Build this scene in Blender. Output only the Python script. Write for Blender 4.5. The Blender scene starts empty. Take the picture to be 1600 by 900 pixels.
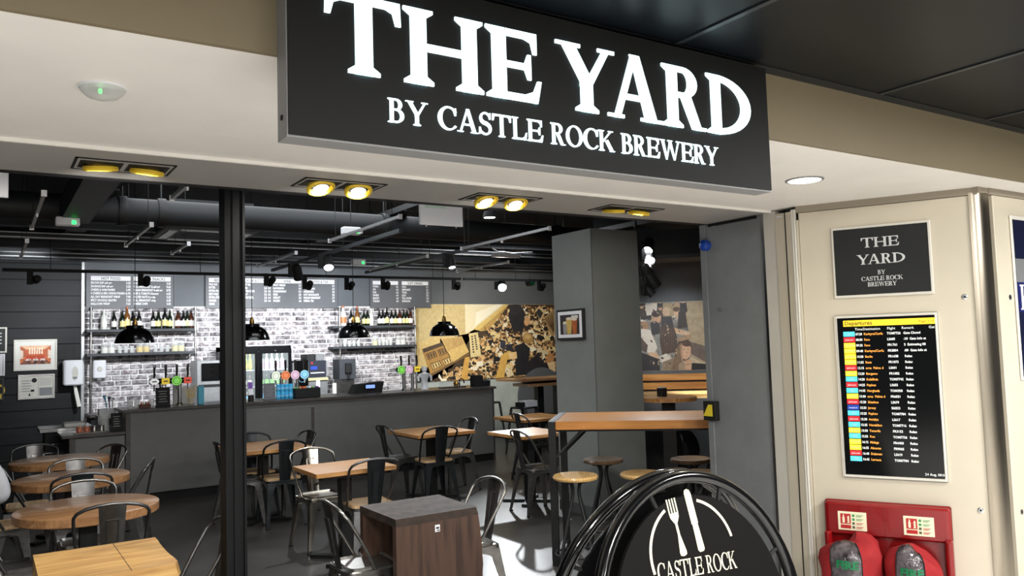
import bpy, bmesh, math, random
from mathutils import Vector, Matrix, Euler
PI = math.pi
random.seed(7)
SC = bpy.context.scene
COL = SC.collection

# ------------------------------------------------------------------ camera
def make_camera():
    f, yaw, pitch, roll = 1261.73, .579092, .0680808, -.0305725
    fwd = Vector((math.sin(yaw)*math.cos(pitch), math.cos(yaw)*math.cos(pitch), math.sin(pitch)))
    right = Vector((math.cos(yaw), -math.sin(yaw), 0)); up = right.cross(fwd)
    r2 = math.cos(roll)*right + math.sin(roll)*up
    u2 = -math.sin(roll)*right + math.cos(roll)*up
    cd = bpy.data.cameras.new('camera'); cd.sensor_width = 36; cd.lens = f*36/1600
    cd.clip_start = .05; cd.clip_end = 100
    o = bpy.data.objects.new('camera', cd); COL.objects.link(o)
    m = Matrix((r2, u2, -fwd)).transposed().to_4x4(); m.translation = (0, 0, 1.72)
    o.matrix_world = m; SC.camera = o
make_camera()

# ------------------------------------------------------------------ world, light, exposure
w = bpy.data.worlds.new('world'); SC.world = w; w.use_nodes = True
w.node_tree.nodes['Background'].inputs[0].default_value = (.8, .85, 1, 1)
w.node_tree.nodes['Background'].inputs[1].default_value = .05
SC.view_settings.view_transform = 'Standard'; SC.view_settings.look = 'None'
SC.view_settings.exposure = 0.0; SC.view_settings.gamma = 1.0; SC.view_settings.use_curve_mapping = False

def area(name, loc, aim, size, watts, col=(1, 1, 1), sy=None):
    l = bpy.data.lights.new(name, 'AREA'); l.energy = watts; l.color = col; l.size = size
    if sy: l.shape = 'RECTANGLE'; l.size_y = sy
    o = bpy.data.objects.new(name, l); COL.objects.link(o); o.location = loc
    o.rotation_euler = (Vector(aim)-Vector(loc)).to_track_quat('-Z', 'Y').to_euler(); return o
def spot(name, loc, aim, watts, ang=60, col=(1, 1, 1), blend=.6, rad=.04):
    l = bpy.data.lights.new(name, 'SPOT'); l.energy = watts; l.color = col; l.spot_size = math.radians(ang)
    l.spot_blend = blend; l.shadow_soft_size = rad
    o = bpy.data.objects.new(name, l); COL.objects.link(o); o.location = loc
    o.rotation_euler = (Vector(aim)-Vector(loc)).to_track_quat('-Z', 'Y').to_euler(); return o
WARM = (1, .985, .95); COOL = (.93, .97, 1)
# concourse ceiling luminaires behind and beside the camera
for i, (x, y) in enumerate([(-2, -1.4), (.3, -1.2), (2.6, -.7), (4.9, .2), (0, -4), (3.5, -4)]):
    area('concourse_luminaire', (x, y, 2.78), (x, y, 0), .6, 165, WARM)
# unseen fill lights added under the ceiling to brighten the bar floor
area('bar_fill', (2.6, 7.2, 3.3), (2.6, 7.2, 0), 3.0, 65, COOL, 2.2)
area('bar_fill', (6.2, 9.3, 3.5), (6.2, 9.3, 0), .6, 40, COOL)

# ------------------------------------------------------------------ materials
MATS = {}
def lin(c):
    return tuple(((v/255)/12.92 if v/255 <= .04045 else ((v/255+.055)/1.055)**2.4) for v in c)
def mat(name, col, rough=.5, metal=0, noise=0, scale=8, bump=0, bscale=60, emit=0, spec=.5, coat=0, stretch=None, col2=None, alpha=1, trans=0, lo=.35, hi=.65, detail=6):
    if name in MATS: return MATS[name]
    m = bpy.data.materials.new(name); m.use_nodes = True; nt = m.node_tree; b = nt.nodes['Principled BSDF']
    c = lin(col) + (1,)
    b.inputs['Base Color'].default_value = c; b.inputs['Roughness'].default_value = rough
    b.inputs['Metallic'].default_value = metal; b.inputs['Specular IOR Level'].default_value = spec
    b.inputs['Coat Weight'].default_value = coat
    if trans: b.inputs['Transmission Weight'].default_value = trans; b.inputs['IOR'].default_value = 1.45
    if alpha < 1: b.inputs['Alpha'].default_value = alpha
    if emit: b.inputs['Emission Color'].default_value = c; b.inputs['Emission Strength'].default_value = emit
    if noise or col2 or bump:
        tc = nt.nodes.new('ShaderNodeTexCoord'); mp = nt.nodes.new('ShaderNodeMapping')
        nt.links.new(tc.outputs['Object'], mp.inputs[0])
        if stretch: mp.inputs['Scale'].default_value = stretch
    if noise or col2:
        n = nt.nodes.new('ShaderNodeTexNoise'); n.inputs['Scale'].default_value = scale; n.inputs['Detail'].default_value = detail
        n.inputs['Roughness'].default_value = .6
        nt.links.new(mp.outputs[0], n.inputs['Vector'])
        r = nt.nodes.new('ShaderNodeValToRGB'); nt.links.new(n.outputs['Fac'], r.inputs[0])
        r.color_ramp.elements[0].position = lo; r.color_ramp.elements[1].position = hi
        if col2: a, z = c, lin(col2) + (1,)
        else:
            a = tuple(v*(1-noise) for v in c[:3])+(1,); z = tuple(min(1, v*(1+noise)) for v in c[:3])+(1,)
        r.color_ramp.elements[0].color = a; r.color_ramp.elements[1].color = z
        nt.links.new(r.outputs[0], b.inputs['Base Color'])
    if bump:
        n2 = nt.nodes.new('ShaderNodeTexNoise'); n2.inputs['Scale'].default_value = bscale; n2.inputs['Detail'].default_value = 4
        nt.links.new(mp.outputs[0], n2.inputs['Vector'])
        bp = nt.nodes.new('ShaderNodeBump'); bp.inputs['Strength'].default_value = bump; bp.inputs['Distance'].default_value = .01
        nt.links.new(n2.outputs['Fac'], bp.inputs['Height']); nt.links.new(bp.outputs[0], b.inputs['Normal'])
    MATS[name] = m; return m
def wood(name, dark, light, rough=.4, rot=0, scale=3.0, coat=.1, grain=(1, 9, 9), wave=.35):
    if name in MATS: return MATS[name]
    m = bpy.data.materials.new(name); m.use_nodes = True; nt = m.node_tree; b = nt.nodes['Principled BSDF']
    tc = nt.nodes.new('ShaderNodeTexCoord'); mp = nt.nodes.new('ShaderNodeMapping'); nt.links.new(tc.outputs['Object'], mp.inputs[0])
    mp.inputs['Rotation'].default_value = (0, 0, rot); mp.inputs['Scale'].default_value = grain
    n = nt.nodes.new('ShaderNodeTexNoise'); n.inputs['Scale'].default_value = scale; n.inputs['Detail'].default_value = 8; n.inputs['Distortion'].default_value = .6
    nt.links.new(mp.outputs[0], n.inputs['Vector'])
    wv = nt.nodes.new('ShaderNodeTexWave'); wv.bands_direction = 'Y'; wv.inputs['Scale'].default_value = scale*.7; wv.inputs['Distortion'].default_value = 7; wv.inputs['Detail'].default_value = 3
    nt.links.new(mp.outputs[0], wv.inputs['Vector'])
    mx = nt.nodes.new('ShaderNodeMath'); mx.operation = 'MULTIPLY_ADD'; mx.inputs[1].default_value = wave
    nt.links.new(wv.outputs['Fac'], mx.inputs[0]); 
    ml = nt.nodes.new('ShaderNodeMath'); ml.operation = 'MULTIPLY'; ml.inputs[1].default_value = 1-wave
    nt.links.new(n.outputs['Fac'], ml.inputs[0]); nt.links.new(ml.outputs[0], mx.inputs[2])
    r = nt.nodes.new('ShaderNodeValToRGB'); nt.links.new(mx.outputs[0], r.inputs[0])
    r.color_ramp.elements[0].position = .25; r.color_ramp.elements[1].position = .7
    r.color_ramp.elements[0].color = lin(dark)+(1,); r.color_ramp.elements[1].color = lin(light)+(1,)
    nt.links.new(r.outputs[0], b.inputs['Base Color']); b.inputs['Roughness'].default_value = rough; b.inputs['Coat Weight'].default_value = coat
    bp = nt.nodes.new('ShaderNodeBump'); bp.inputs['Strength'].default_value = .12; bp.inputs['Distance'].default_value = .005
    nt.links.new(mx.outputs[0], bp.inputs['Height']); nt.links.new(bp.outputs[0], b.inputs['Normal'])
    MATS[name] = m; return m
def attrmat(name, rough=.6):
    m = bpy.data.materials.new(name); m.use_nodes = True; nt = m.node_tree; b = nt.nodes['Principled BSDF']
    a = nt.nodes.new('ShaderNodeAttribute'); a.attribute_name = 'Col'
    tc = nt.nodes.new('ShaderNodeTexCoord'); n = nt.nodes.new('ShaderNodeTexNoise'); n.inputs['Scale'].default_value = 16; n.inputs['Detail'].default_value = 12; n.inputs['Roughness'].default_value = .7
    nt.links.new(tc.outputs['Object'], n.inputs['Vector'])
    mx = nt.nodes.new('ShaderNodeMixRGB'); mx.blend_type = 'OVERLAY'; mx.inputs[0].default_value = .6
    nt.links.new(a.outputs['Color'], mx.inputs[1]); nt.links.new(n.outputs['Fac'], mx.inputs[2])
    nt.links.new(mx.outputs[0], b.inputs['Base Color']); b.inputs['Roughness'].default_value = rough
    MATS[name] = m; return m

M = MATS
mat('white_soffit', (240, 236, 230), .55, noise=.03, scale=2)
mat('soffit_grey', (160, 158, 154), .6, noise=.04, scale=3)
mat('fascia_brown', (128, 116, 92), .55, noise=.04, scale=2)
mat('sign_black', (27, 27, 27), .55, noise=.05, scale=3, spec=.25)
mat('board_black', (14, 13, 12), .55, spec=.12)
mat('post_black', (13, 14, 16), .45, spec=.2)
mat('fridge_black', (14, 15, 17), .3, spec=.2)
mat('sign_frame', (138, 138, 138), .5)
mat('letter_light', (228, 252, 255), .5, emit=1.5)
mat('concourse_ceiling', (12, 16, 20), .4, noise=.1, scale=3, spec=.2)
mat('joint_metal', (70, 74, 78), .35, metal=.7)
mat('black_paint', (17, 18, 20), .55, noise=.1, scale=20)
mat('black_gloss', (12, 12, 13), .16, coat=.5)
mat('black_matte', (16, 16, 17), .75)
mat('ceiling_black', (15, 17, 20), .8, noise=.15, scale=3)
mat('duct_black', (24, 27, 31), .6, noise=.12, scale=4)
mat('beam_grey', (58, 61, 66), .6, noise=.12, scale=6)
mat('panel_cream', (206, 197, 178), .38, noise=.025, scale=2)
mat('frame_white', (216, 212, 202), .4, noise=.03, scale=3)
mat('rail_taupe', (150, 140, 124), .5)
mat('steel', (170, 160, 144), .3, metal=1, noise=.12, scale=30, stretch=(1, 1, .05))
mat('steel_bright', (205, 206, 208), .22, metal=1)
mat('alu', (168, 170, 172), .42, metal=.7, noise=.08, scale=12)
mat('white_plastic', (226, 227, 232), .35)
mat('grey_plastic', (120, 122, 124), .45)
mat('jamb_grey', (138, 141, 143), .45, noise=.07, scale=6)
mat('pillar_grey', (124, 128, 126), .55, noise=.05, scale=4)
mat('pillar_trim', (92, 95, 95), .5)
mat('bar_grey', (104, 104, 102), .5, noise=.05, scale=5)
mat('bar_top', (74, 70, 68), .3, noise=.2, scale=14)
mat('plank_black', (38, 39, 41), .55, spec=.2, noise=.12, scale=5, stretch=(.4, 4, 4))
mat('wall_grey', (92, 96, 101), .6, noise=.06, scale=2)
mat('wall_pale', (176, 184, 180), .6, noise=.12, scale=3)
mat('mortar', (240, 240, 240), .8, noise=.06, scale=30, bump=.3)
for i, (c, d) in enumerate([((100, 93, 98), (214, 210, 213)), ((84, 78, 83), (196, 192, 195)), ((120, 109, 112), (226, 221, 223)), ((70, 64, 69), (172, 166, 170))]):
    mat('brick_%d' % i, c, .75, scale=15, col2=d, bump=.6, bscale=45, lo=.38, hi=.64)
    nt_ = MATS['brick_%d' % i].node_tree; oi = nt_.nodes.new('ShaderNodeObjectInfo'); ml_ = nt_.nodes.new('ShaderNodeMath'); ml_.operation = 'MULTIPLY'; ml_.inputs[1].default_value = 37
    nt_.links.new(oi.outputs['Random'], ml_.inputs[0]); nt_.links.new(ml_.outputs[0], [n for n in nt_.nodes if n.type == 'MAPPING'][0].inputs['Location'])
mat('floor_concrete', (44, 42, 40), .36, scale=1.6, col2=(76, 73, 70), bump=.05, bscale=25, lo=.3, hi=.7, detail=9)
mat('concourse_floor', (208, 206, 202), .35, noise=.08, scale=4)
mat('metal_dark', (112, 112, 112), .36, metal=.9, noise=.2, scale=14)
mat('metal_mid', (150, 148, 144), .3, metal=.95, noise=.18, scale=14)
mat('metal_silver', (186, 180, 168), .22, metal=1, noise=.14, scale=16)
mat('metal_black', (52, 55, 58), .42, metal=.8, noise=.15, scale=14)
wood('wood_table', (142, 98, 62), (192, 146, 102), .32, coat=.3, wave=.12)
wood('wood_square', (164, 112, 62), (214, 160, 100), .35)
wood('wood_seat', (190, 152, 108), (226, 194, 150), .45)
wood('wood_oak', (172, 116, 54), (240, 196, 122), .45, scale=2.0, grain=(1.3, 8, 8), wave=.12)
wood('wood_dark', (34, 26, 21), (62, 49, 41), .72, scale=2.5, grain=(9, 1, 9), coat=0)
wood('wood_dark_upright', (46, 31, 24), (84, 60, 47), .5, scale=2.5, grain=(9, 9, .8), coat=0)
wood('wood_oak_upright', (190, 138, 70), (232, 184, 110), .5, scale=2.2, grain=(9, 9, .8))
wood('wood_live_edge', (120, 70, 30), (186, 120, 60), .45)
wood('wood_bar', (190, 124, 58), (230, 164, 88), .32, scale=1.6)
wood('wood_stool', (206, 156, 88), (238, 200, 134), .32)
wood('wood_stool_dark', (84, 66, 50), (140, 112, 84), .28, coat=.4)
mat('brass', (206, 160, 84), .28, metal=1)
mat('gold', (244, 206, 60), .35, metal=.1, noise=.06, scale=10)
mat('lamp_white', (255, 250, 240), .5, emit=7)
mat('spot_glow', (250, 252, 255), .5, emit=14)
mat('spot_glare', (255, 255, 255), .5, emit=60)
mat('led_green', (40, 255, 90), .5, emit=4)
mat('glass_clear', (240, 246, 246), .04, trans=.9, alpha=.35)
mat('glass_pane', (230, 240, 240), .03, alpha=.12, spec=.8)
mat('dome_plastic', (214, 214, 210), .12, alpha=.55)
mat('blue_glass', (20, 70, 170), .12, coat=.6)
mat('yellow', (250, 226, 60), .5)
mat('red_plastic', (132, 10, 14), .28, noise=.08, scale=3, coat=.3)
mat('red_fabric', (150, 20, 26), .8, noise=.14, scale=9, bump=.35, bscale=16)
mat('red_bottle', (170, 24, 22), .3)
mat('film', (110, 102, 106), .08, scale=13, col2=(26, 22, 25), bump=1, bscale=22)  # highlights on the clear film painted in as pale blotches
mat('film_green', (22, 120, 74), .3)
mat('sticker', (240, 234, 202), .5); mat('sticker_red', (182, 36, 36), .5); mat('sticker_green', (60, 150, 96), .5); mat('sticker_dark', (90, 88, 70), .5)
mat('navy', (30, 36, 92), .35); mat('navy_dark', (22, 26, 52), .3); mat('print_white', (236, 236, 240), .5)
mat('plaque_black', (32, 33, 34), .5, spec=.3); mat('plaque_letter', (206, 208, 208), .5)
mat('screen_black', (14, 15, 16), .12); 
for n, c in dict(scr_white=(225, 228, 225), scr_orange=(236, 160, 66), scr_yellow=(242, 200, 40), scr_lemon=(240, 222, 50), scr_cyan=(80, 200, 226), scr_red=(206, 34, 44), scr_blue=(28, 58, 150), scr_dark=(30, 26, 10)).items():
    mat(n, c, .5, emit=.75)
mat('menu_grey', (92, 94, 99), .5, noise=.05, scale=3)
mat('menu_text', (238, 238, 240), .6)
mat('menu_head_text', (60, 60, 64), .6)
mat('till_screen', (130, 160, 230), .4, emit=1.0)
mat('touch_screen', (46, 48, 58), .3, emit=.4)
mat('fridge_light', (210, 240, 240), .5, emit=1.4)
for n, c in dict(bt_black=(18, 20, 18), bt_green=(20, 30, 18), bt_amber=(120, 76, 36), bt_brown=(66, 36, 24), bt_clear=(220, 222, 214), bt_lime=(150, 160, 50), bt_blue=(60, 170, 220), bt_copper=(190, 110, 80)).items():
    mat(n, c, .15, coat=.3)
for n, c in dict(lb_white=(236, 234, 228), lb_cream=(226, 214, 150), lb_yellow=(220, 190, 70), lb_red=(190, 60, 50), lb_black=(30, 30, 32), lb_green=(120, 200, 90), lb_orange=(220, 130, 80), lb_pink=(220, 160, 200), lb_sky=(120, 190, 230), lb_purple=(110, 70, 160)).items():
    mat(n, c, .45)
mat('shirt', (196, 200, 208), .85, noise=.05, scale=9, bump=1, bscale=9)
mat('skin', (205, 158, 132), .55); mat('trousers', (44, 46, 54), .85); mat('hair', (70, 52, 40), .7); mat('shoe', (26, 26, 28), .5)
mat('pale_green', (196, 216, 204), .5); mat('paper', (232, 230, 224), .7); mat('frame_dark', (34, 35, 36), .4); mat('mirror_grey', (190, 190, 184), .35, metal=.5)
mat('carton_blue', (96, 196, 226), .4); mat('straw_yellow', (236, 196, 40), .4); mat('tea_brown', (96, 60, 50), .6)
mat('acrylic', (235, 238, 236), .05, alpha=.3, spec=.7)
attrmat('mural_print', .55)

# ------------------------------------------------------------------ mesh builder
class MB:
    def __init__(s): s.v = []; s.f = []; s.c = []
    def add(s, vs, fs, col=None):
        o = len(s.v); s.v += [tuple(v) for v in vs]; s.f += [tuple(i+o for i in f) for f in fs]; s.c += [col]*len(fs); return s
    def box(s, x0, x1, y0, y1, z0, z1, col=None):
        return s.add([(x0, y0, z0), (x1, y0, z0), (x1, y1, z0), (x0, y1, z0), (x0, y0, z1), (x1, y0, z1), (x1, y1, z1), (x0, y1, z1)],
                     [(0, 3, 2, 1), (4, 5, 6, 7), (0, 1, 5, 4), (1, 2, 6, 5), (2, 3, 7, 6), (3, 0, 4, 7)], col)
    def rbox(s, x0, x1, y0, y1, z0, z1, b=.01, n=3):
        # box with rounded vertical edges and small chamfers top and bottom
        pts = []
        for cx, cy, a0 in ((x1-b, y1-b, 0), (x0+b, y1-b, PI/2), (x0+b, y0+b, PI), (x1-b, y0+b, 1.5*PI)):
            for k in range(n+1):
                a = a0+k/n*PI/2; pts.append((cx, cy, math.cos(a), math.sin(a)))
        c = b*.4; rings = [(z0, b-c), (z0+c, b), (z1-c, b), (z1, b-c)]; vs = []; N = len(pts)
        for z, r in rings: vs += [(p[0]+p[2]*r, p[1]+p[3]*r, z) for p in pts]
        fs = [tuple(reversed(range(N))), tuple(range(3*N, 4*N))]
        for k in range(3): fs += [(k*N+i, k*N+(i+1) % N, (k+1)*N+(i+1) % N, (k+1)*N+i) for i in range(N)]
        return s.add(vs, fs)
    def cyl(s, p0, p1, r0, r1=None, n=12, cap=True):
        r1 = r0 if r1 is None else r1; p0 = Vector(p0); p1 = Vector(p1); d = (p1-p0).normalized()
        u = d.orthogonal().normalized(); w = d.cross(u); vs = []
        for p, r in ((p0, r0), (p1, r1)): vs += [p+(u*math.cos(2*PI*i/n)+w*math.sin(2*PI*i/n))*r for i in range(n)]
        fs = [(i, (i+1) % n, n+(i+1) % n, n+i) for i in range(n)]
        if cap: fs += [tuple(reversed(range(n))), tuple(range(n, 2*n))]
        return s.add(vs, fs)
    def tube(s, pts, r, n=8, closed=False):
        P = [Vector(p) for p in pts]; m = len(P); vs = []; u = None
        for i, p in enumerate(P):
            a = P[i-1] if (i or closed) else P[0]; b = P[(i+1) % m] if (i < m-1 or closed) else P[-1]
            d = (b-a).normalized()
            if u is None: u = d.orthogonal().normalized()
            u = (u-d*u.dot(d)); u = u.normalized() if u.length > 1e-6 else d.orthogonal().normalized(); w = d.cross(u)
            rr = r[i] if isinstance(r, (list, tuple)) else r
            vs += [p+(u*math.cos(2*PI*k/n)+w*math.sin(2*PI*k/n))*rr for k in range(n)]
        fs = []
        for i in range(m if closed else m-1):
            j = (i+1) % m; fs += [(i*n+k, i*n+(k+1) % n, j*n+(k+1) % n, j*n+k) for k in range(n)]
        if not closed: fs += [tuple(reversed(range(n))), tuple(range((m-1)*n, m*n))]
        return s.add(vs, fs)
    def lathe(s, prof, n=24, c=(0, 0, 0), axis='z', cap=True):
        vs = []
        for r, z in prof:
            for k in range(n):
                a = 2*PI*k/n; x, y = r*math.cos(a), r*math.sin(a)
                vs.append((c[0]+x, c[1]+y, c[2]+z) if axis == 'z' else ((c[0]+x, c[1]+z, c[2]-y) if axis == 'y' else (c[0]+z, c[1]+x, c[2]+y)))
        fs = [(i*n+k, i*n+(k+1) % n, (i+1)*n+(k+1) % n, (i+1)*n+k) for i in range(len(prof)-1) for k in range(n)]
        if cap and prof[0][0] > 1e-4: fs.append(tuple(reversed(range(n))))
        if cap and prof[-1][0] > 1e-4: fs.append(tuple(range((len(prof)-1)*n, len(prof)*n)))
        return s.add(vs, fs)
    def poly(s, pts, y0=0, y1=0, col=None):
        # 2D outline (x,z), extruded along y from y0 (front) to y1; single face when equal
        n = len(pts); ar = sum(pts[i][0]*pts[(i+1) % n][1]-pts[(i+1) % n][0]*pts[i][1] for i in range(n))
        if ar < 0: pts = pts[::-1]
        vs = [(p[0], y0, p[1]) for p in pts]; fs = [tuple(range(n))]
        if y1 != y0:
            vs += [(p[0], y1, p[1]) for p in pts]; fs += [tuple(reversed(range(n, 2*n)))]
            fs += [((i+1) % n, i, n+i, n+(i+1) % n) for i in range(n)]
        return s.add(vs, fs, col)
    def xf(s, m):
        s.v = [tuple(m @ Vector(v)) for v in s.v]; return s
    def merge(s, o): return s.add(o.v, o.f)
    def mesh(s, name, m, smooth=False):
        me = bpy.data.meshes.new(name); me.from_pydata(s.v, [], s.f); me.update()
        if m: me.materials.append(MATS[m] if isinstance(m, str) else m)
        if any(c is not None for c in s.c):
            at = me.color_attributes.new('Col', 'FLOAT_COLOR', 'CORNER')
            k = 0; data = []
            for p, c in zip(me.polygons, s.c):
                c = lin(c)+(1,) if c else (1, 1, 1, 1); data += list(c)*p.loop_total
            at.data.foreach_set('color', data)
        if smooth:
            me.polygons.foreach_set('use_smooth', [True]*len(me.polygons))
            try: me.set_sharp_from_angle(angle=math.radians(38))
            except Exception: pass
        return me
    def build(s, name, m, parent=None, smooth=False, loc=(0, 0, 0), rot=None):
        o = bpy.data.objects.new(name, s.mesh(name, m, smooth)); COL.objects.link(o); o.location = loc
        if rot: o.rotation_euler = rot
        if parent: o.parent = parent
        return o
def tag(o, label=None, cat=None, group=None, kind=None):
    if label: o['label'] = label
    if cat: o['category'] = cat
    if group: o['group'] = group
    if kind: o['kind'] = kind
    return o
def thing(name, label, cat, loc=(0, 0, 0), rz=0, group=None):
    o = bpy.data.objects.new(name, None); o.empty_display_size = .1; COL.objects.link(o); o.location = loc; o.rotation_euler = (0, 0, rz)
    return tag(o, label, cat, group)
def struct(name, mb, m, parent=None, smooth=False, label=None):
    o = mb.build(name, m, parent, smooth)
    if not parent: o['kind'] = 'structure'
    if label: o['label'] = label
    return o
def dup(root, loc, rz, label=None, group=None, swap=None):
    def cp(o, par):
        c = o.copy(); COL.objects.link(c)
        if par: c.parent = par
        if swap and c.type == 'MESH':
            nm = o.data.materials[0].name if o.data.materials else None
            if nm in swap:
                key = (o.data.name, swap[nm])
                if key not in SWAP: d = o.data.copy(); d.materials[0] = MATS[swap[nm]]; SWAP[key] = d
                c.data = SWAP[key]
        for ch in [x for x in KIDS(o)]: cp(ch, c)
        return c
    r = cp(root, None); r.location = loc; r.rotation_euler = (0, 0, rz)
    if label: r['label'] = label
    if group: r['group'] = group
    return r
SWAP = {}
def KIDS(o): return list(o.children)
def AZ(a): return -math.radians(a)

def text_mb(body, size, align='LEFT', space=1.0, off=0.0, depth=0.0, valign='TOP_BASELINE', xs=1.0):
    cu = bpy.data.curves.new('t', 'FONT'); cu.body = body; cu.size = size; cu.align_x = align; cu.align_y = valign
    cu.space_line = space; cu.offset = off; cu.resolution_u = 2; cu.extrude = depth
    ob = bpy.data.objects.new('t', cu); COL.objects.link(ob)
    dg = bpy.context.evaluated_depsgraph_get(); me = bpy.data.meshes.new_from_object(ob.evaluated_get(dg))
    mb = MB(); mb.add([(v.co.x*xs, -v.co.z, v.co.y) for v in me.vertices], [tuple(p.vertices) for p in me.polygons])
    bpy.data.objects.remove(ob); bpy.data.curves.remove(cu); bpy.data.meshes.remove(me); return mb

# ------------------------------------------------------------------ serif capitals
def serif_glyph(ch, T, t, s, e):
    """outlines of one capital, cap height 1; T thick stroke, t thin stroke, s serif height, e serif reach. returns (polys, width)"""
    P = []
    def rect(x0, x1, z0, z1): P.append([(x0, z0), (x1, z0), (x1, z1), (x0, z1)])
    def serif(x0, x1, bot=True, l=True, r=True):
        z = 0 if bot else 1; d = 1 if bot else -1
        a = x0-(e if l else 0); b = x1+(e if r else 0)
        P.append([(a, z), (b, z), (b, z+d*s*.7), (x1, z+d*s*1.7), (x0, z+d*s*1.7), (a, z+d*s*.7)])
    def stem(x0, top=True, bot=True, l=True, r=True, z0=0, z1=1):
        rect(x0, x0+T, z0, z1)
        if bot: serif(x0, x0+T, True, l, r)
        if top: serif(x0, x0+T, False, l, r)
    def diag(xb, xt, wd, z0=0, z1=1): P.append([(xb, z0), (xb+wd, z0), (xt+wd, z1), (xt, z1)])
    def bowl(cx, cz, ro, rh, ri, rih, a0, a1, n=18, dx=0):
        pa = []
        for k in range(n):
            u, v = a0+(a1-a0)*k/n, a0+(a1-a0)*(k+1)/n
            P.append([(cx+ro*math.cos(u), cz+rh*math.sin(u)), (cx+ro*math.cos(v), cz+rh*math.sin(v)), (cx+dx+ri*math.cos(v), cz+rih*math.sin(v)), (cx+dx+ri*math.cos(u), cz+rih*math.sin(u))])
    def stroke(pts, wd):
        for i in range(len(pts)-1):
            (x0, z0), (x1, z1) = pts[i], pts[i+1]
            def nrm(j):
                a = pts[max(j-1, 0)]; b = pts[min(j+1, len(pts)-1)]; dx, dz = b[0]-a[0], b[1]-a[1]; L = math.hypot(dx, dz) or 1
                return -dz/L*wd[j]/2, dx/L*wd[j]/2
            n0, n1 = nrm(i), nrm(i+1)
            P.append([(x0+n0[0], z0+n0[1]), (x0-n0[0], z0-n0[1]), (x1-n1[0], z1-n1[1]), (x1+n1[0], z1+n1[1])])
    if ch == 'T':
        W = .86; stem(W/2-T/2, top=False); rect(0.04, W-.04, 1-t*1.15, 1)
        for q in (0, 1):
            f = (lambda x: x) if q == 0 else (lambda x: W-x)
            P.append([(f(.0), 1), (f(.13), 1), (f(.2), 1-t), (f(.09), 1-t*1.6), (f(.055), .7), (f(-.01), .7)])
    elif ch == 'H':
        W = .66+2*T+2*e-.2; a = e; b = W-e-T; stem(a); stem(b); rect(a+T, b, .5-t*.55, .5+t*.55)
    elif ch == 'E':
        a = e; W = a+.68; stem(a, r=False)
        rect(a, W-.05, 1-t*1.1, 1); rect(a, W-.03, 0, t*1.1); rect(a+T, W-.16, .5-t*.5, .5+t*.5)
        P.append([(W-.09, 1), (W-.03, 1), (W-.03, .7), (W-.085, .7), (W-.12, .86), (W-.24, 1-t)])
        P.append([(W-.09, 0), (W-.03, 0), (W+.03, .32), (W-.03, .32), (W-.09, .16), (W-.24, t)])
        P.append([(W-.22, .5+t*.4), (W-.17, .68), (W-.12, .68), (W-.12, .32), (W-.17, .32), (W-.22, .5-t*.4)])
    elif ch == 'L':
        a = e; W = a+.62; stem(a, r=True); rect(a, W-.03, 0, t*1.1); P.append([(W-.09, 0), (W-.03, 0), (W+.02, .34), (W-.03, .34), (W-.09, .16), (W-.24, t)])
    elif ch == 'Y':
        W = .92; m = W/2; rect(m-T/2, m+T/2, 0, .48); serif(m-T/2, m+T/2, True)
        P.append([(.07, 1), (.07+T*1.1, 1), (m+T/2, .48), (m+T/2, .38), (m-T/2, .38), (m-T/2, .44)])
        P.append([(W-.07-t*1.2, 1), (W-.07, 1), (m+T/2, .42), (m+T/2-t*1.4, .42)])
        P.append([(0, 1), (.13+T*1.3, 1), (.13+T*1.3, 1-s*.8), (0, 1-s*.8)]); P.append([(W-.27, 1), (W, 1), (W, 1-s*.8), (W-.27, 1-s*.8)])
    elif ch == 'A':
        W = .94; ax = .45; diag(.1, ax-t*.5, t*1.15, 0, 1); P.append([(W-.1-T*1.1, 0), (W-.1, 0), (ax+T*.55, 1.02), (ax-t*.7, 1.02), (ax-.02, .9)])
        rect(.24, W-.26, .3, .3+t)
        rect(0, .27, 0, s*.8); rect(W-.2-T, W, 0, s*.8)
    elif ch == 'D':
        a = e; stem(a, r=False); cx = a+T*.6; R = .78-T*.5; W = cx+R+.02
        bowl(cx, .5, R, .5, R-T*1.05, .5-t*1.1, -PI/2, PI/2)
    elif ch == 'O':
        W = .86; bowl(W/2, .5, W/2, .515, W/2-T, .515-t, 0, 2*PI, 32)
    elif ch == 'C':
        W = .78; cx = .45; bowl(cx, .5, .45, .515, .45-T, .515-t, .2*PI, 1.78*PI, 28, dx=.03)
        P.append([(W-.06, .96), (W, .96), (W+.0, .64), (W-.055, .64), (W-.1, .8), (W-.13, .86)])
    elif ch == 'R' or ch == 'B':
        a = e; stem(a, r=(ch == 'R')); cx = a+T+.1
        h = .255 if ch == 'R' else .245; cz = 1-h
        R = .27 if ch == 'R' else .24
        rect(a+T*.5, cx, 1-t, 1); rect(a+T*.5, cx, cz-h, cz-h+t)
        bowl(cx, cz, R, h, R-T*.95, h-t, -PI/2, PI/2, 14)
        if ch == 'R':
            P.append([(cx-.06, cz-h+t*.6), (cx-.06+T*1.05, cz-h+t*.6), (cx+.27+T*.35, 0), (cx+.27-T*.6, 0)]); rect(cx+.27-T*.3, cx+.38+T*.2, 0, s*.8); W = cx+.38+T*.2
        else:
            h2 = (cz-h+t)/2; bowl(cx, h2, R+.07, h2, R+.07-T, h2-t, -PI/2, PI/2, 14); rect(a+T*.5, cx, 0, t); W = cx+R+.09
    elif ch == 'K':
        a = e; stem(a); b = a+T; W = b+.62
        P.append([(b-.01, .38), (b-.01, .38+t*1.5), (W-.2, 1), (W-.2+t*1.3, 1)][::1]); P.append([(b+.13, .5), (b+.13+T*1.0, .56), (W-.02, 0), (W-.05-T*1.1, 0)])
        rect(W-.32, W-.04, 1-s*.8, 1); rect(W-.1-T, W+.03, 0, s*.8)
    elif ch == 'S':
        W = .56; pts = []; wd = []
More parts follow.
